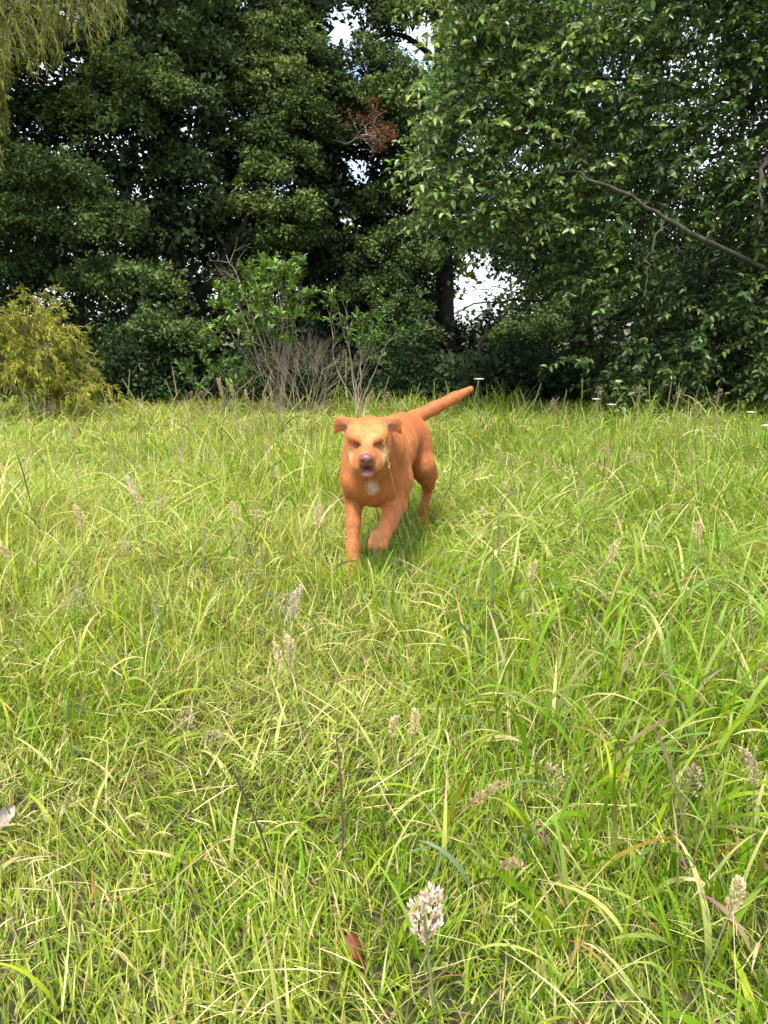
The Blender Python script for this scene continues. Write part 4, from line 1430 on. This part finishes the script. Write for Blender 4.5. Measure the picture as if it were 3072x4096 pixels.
    seed_stalk(k, at_height(u, v, hh), lean, lab, None, **kw)

def place(u, edge):
    z = ((180, 'in front of the feathery conifer'), (430, 'right beside the feathery conifer'), (760, 'below the large left evergreen'), (1000, 'before the low glossy bush'), (1180, 'before the tall green shrub'),
         (1420, 'before the leafless twiggy shrub'), (1700, 'behind the dog\'s head and back'), (1980, 'beside the dog\'s raised tail'), (2250, 'before the low bush beyond the tail'), (2520, 'under the left of the broadleaf tree'),
         (2800, 'under the broadleaf tree\'s middle'), (9999, 'near the right edge')) if edge else \
        ((300, 'by the left edge of the field'), (700, 'in the left of the field'), (1050, 'in the field left of the dog'), (1500, 'close on the dog\'s left'), (2000, 'close on the dog\'s right'), (2400, 'in the field right of the dog'), (2750, 'in the right of the field'), (9999, 'by the right edge of the field'))
    return next(t for m, t in z if u < m)


NTH = 'first second third fourth fifth sixth seventh eighth ninth tenth eleventh twelfth thirteenth fourteenth fifteenth sixteenth seventeenth eighteenth nineteenth twentieth'.split()


# rye spikes against the dark trees, and paler ones through the open field
for i in range(150):
    u = rng.uniform(-60, 3130)
    if i < 100:
        v = rng.uniform(1480, 1640) + (50 if u > 1700 else 0) * rng.random()
        hh = rng.uniform(.36, .6)
        c = [RYE[0], RYE[1]] if rng.random() < (.4 if u < 1300 else .7) else [RYE[1], RYE[2]]
        ln_ = rng.normal(0, .1)
        txt = ('short ' if v > 1590 else 'tall ' if v < 1530 else '') + ('green' if c[0] is RYE[0] else 'straw') + ' seed spike ' + ('leaning left ' if ln_ < -.035 else 'leaning right ' if ln_ > .035 else 'standing upright ') + place(u, True)
        seed_stalk('rye', at_height(u, v, hh), (ln_, rng.normal(0, .03)), txt, 'seed spikes along the field edge', c, rng.uniform(.1, .24), bow=(rng.normal(0, .04), 0, 0))
    else:
        v = 1680 + 700 * rng.random() ** 1.4
        if 1300 < u < 1760: u = u - 420 if u < 1530 else u + 300
        kind = ['rye', 'rye', 'rye', 'panicle', 'panicle', 'fog'][rng.integers(0, 6)]
        ln_ = rng.normal(0, .08)
        far = ('far ' if v < 1850 else '' if v < 2100 else 'nearer ') + {'rye': 'pale seed spike ', 'panicle': 'fine brownish panicle ', 'fog': 'small cream plume '}[kind] + ('leaning left ' if ln_ < -.04 else 'leaning right ' if ln_ > .04 else 'standing upright ') + place(u, False)
        lab = (far, {'rye': 'seed spikes in the open field', 'panicle': 'fine panicles in the open field', 'fog': 'small plumes in the open field'}[kind])
        seed_stalk(kind, at_height(u, v, rng.uniform(.24, .36)), (ln_, rng.normal(0, .03)), lab[0], lab[1], None, {'rye': .12, 'panicle': .09, 'fog': .05}[kind] * rng.uniform(.7, 1.2))
for i in range(26):
    u = rng.uniform(0, 3072)
    v, ln_ = rng.uniform(1530, 1640), rng.normal(0, .04)
    seed_stalk('panicle', at_height(u, v, rng.uniform(.38, .5)), (ln_, 0), ('short' if v > 1595 else 'tall') + ' feathery brownish panicle ' + ('leaning left ' if ln_ < 0 else 'leaning right ') + place(u, True), 'panicles along the field edge', None, rng.uniform(.09, .15))
# thin dark dead stems in the foreground
for (u0, v0, u1, v1, lab) in ((1345, 2950, 1365, 3540, 'thin dark upright dead stem above the brown leaf'), (930, 3080, 1110, 3540, 'thin dark slanting dead stem left of the upright one')):
    a = Acc()
    q0, q1 = at_height(u0, v0, .2), at_height(u1, v1, .015)
    tube(a, stem_path(q0, q1, (.006, 0, 0)), .0016, (.09, .055, .04), 5)
    o = a.build('dried_weed', M_SEED, None, q1)
    o.location = q1
    tag(o, lab, 'weed')


def flower(kind, p, label, group):
    root = empty(kind, (p[0], p[1], 0), label, 'flower', group)
    b = np.array([p[0], p[1], 0.])
    st, pe = Acc(), Acc()
    tube(st, stem_path(p, b, (rng.normal(0, .01), 0, 0), 5), .0012 * max(1, p[1] / 4), (.15, .22, .05), 4)
    st.build('stem', M_GRASS, root, b)
    if kind == 'buttercup':
        n, l, col, up = 5, .012, (.85, .58, .01), .7
    elif kind == 'daisy':
        n, l, col, up = 14, .011, (.85, .85, .82), .25
    else:
        n, l, col, up = 46, .007, (.85, .83, .74), 1.6
    ph = np.arange(n) * 2.399
    sc_ = max(1.0, p[1] / 5.0)
    out = np.stack([np.cos(ph), np.sin(ph), np.full(n, 0)], -1)
    c = np.tile(p, (n, 1))
    if kind == 'white_umbel':
        c = c + out * (np.sqrt(np.arange(n) / n) * .028)[:, None] + [0, 0, .004]
    ax = unit(out + np.array([0, 0, up]) * (.6 + .4 * rng.random((n, 1))))
    L = np.full(n, l * sc_)
    pe.add(*leaves(c, ax, np.tile([0, 0, 1.], (n, 1)) + out * -.3, L, L * .85, np.tile(col, (n, 1)), True, -.1))
    pe.build('petals', M_PETAL, root, b)
    if kind == 'daisy':
        ce = Acc()
        tube(ce, np.array([p, p + [0, 0, .004]]), .004 * sc_, (.8, .55, .02), 7)
        ce.build('centre', M_PETAL, root, b)


for i, (u, v) in enumerate(sorted(((1735, 1697), (1758, 1700), (1775, 1717), (1787, 1715), (1808, 1720), (1838, 1730), (1868, 1722), (1880, 1732), (1855, 1707), (1900, 1745), (1930, 1726), (1942, 1709), (1980, 1675), (2015, 1745), (1745, 1720), (1825, 1760), (2080, 1705)))):
    flower('buttercup', at_height(u, v, .24), NTH[i] + ' yellow buttercup from the left in the patch right of the dog\'s rump', 'buttercups right of the dog')
for i, (u, v) in enumerate(sorted(((82, 1659), (257, 1670), (403, 1675), (404, 1617), (560, 1650), (575, 1685), (482, 1632), (530, 1652), (985, 1698), (820, 1713), (815, 1725), (990, 1700), (1245, 1680), (1265, 1690), (1250, 1665)))):
    flower('buttercup', at_height(u, v, .26), NTH[i] + ' yellow buttercup from the left in the grass left of the dog', 'buttercups left of the dog')
for i, (u, v) in enumerate(sorted(((3030, 1680), (2900, 1685), (2110, 1720), (3030, 1790), (2695, 1740)))):
    flower('buttercup', at_height(u, v, .24), NTH[i] + ' small yellow buttercup from the left in the far right of the field', 'buttercups at the far right')
flower('buttercup', at_height(2680, 1986, .2), 'large single yellow buttercup in the middle of the right field', None)
for i, (u, v) in enumerate(sorted(((1780, 1885), (1908, 1917), (1930, 1913), (1945, 1912), (1962, 1903), (2305, 1893), (2262, 1912)))):
    flower('daisy', at_height(u, v, .2), NTH[i] + ' tiny white daisy from the left in the grass right of the dog', 'white daisies right of the dog')
flower('white_umbel', at_height(3003, 1652, .34), 'flat white flower head near the top of the field at the right edge', None)
flower('white_umbel', at_height(3066, 1706, .32), 'flat white flower head cut by the right edge of the picture', None)
flower('white_umbel', at_height(2385, 1600, .4), 'white flower head at the field edge right of the low bush', None)
flower('white_umbel', at_height(2445, 1622, .38), 'white flower head lower right of its neighbour at the field edge', None)
flower('white_umbel', at_height(1915, 1520, .6), 'white umbel on a forked stem beside the tip of the dog\'s tail', None)


def dead_leaf(name, label, u, v, L, W, rot, col, curl):
    p = at_height(u, v, .05)
    nu, nv = 9, 5
    A, B = np.meshgrid(np.linspace(0, 1, nu), np.linspace(-1, 1, nv), indexing='ij')
    w = W * .5 * np.sin(np.pi * np.clip(A * .92 + .05, 0, 1)) ** .6 * (1 + .12 * np.sin(A * 19))
    X, Yv = (A - .5) * L, B * w
    Z = curl * (B ** 2) * W + .25 * curl * L * (A - .5) ** 2 + .001 * np.sin(A * 17 + B * 5)
    V = np.stack([X, Yv * .9, Z], -1).reshape(-1, 3)
    T = []
    for i in range(nu - 1):
        for j in range(nv - 1):
            a = i * nv + j
            T += [(a, a + nv, a + nv + 1), (a, a + nv + 1, a + 1)]
    o = link(name, tri_mesh(name, V, T, jit(np.array(col), len(V), .1, .08)), M_STRAW)
    o.location = p
    o.rotation_euler = rot
    tag(o, label, 'leaf')


dead_leaf('dead_leaf', 'reddish brown dead leaf lying in the short grass near the front', 1430, 3785, .042, .026, (R(55), R(10), R(-65)), (.19, .055, .03), .25)
dead_leaf('dead_leaf', 'pale grey withered leaf at the left edge in front', 12, 3270, .05, .03, (R(50), R(-20), R(70)), (.36, .3, .26), .2)

# things that still read alike: tell them apart by their order from the left
same = {}
for o in bpy.data.objects:
    if o.parent is None and 'label' in o.keys() and 'kind' not in o.keys():
        same.setdefault(o['label'], []).append(o)
for lab, os_ in same.items():
    if len(os_) > 1:
        for i, o in enumerate(sorted(os_, key=lambda q: pix(np.array(q.location))[0])):
            o['label'] = NTH[i] + ' from left, ' + lab
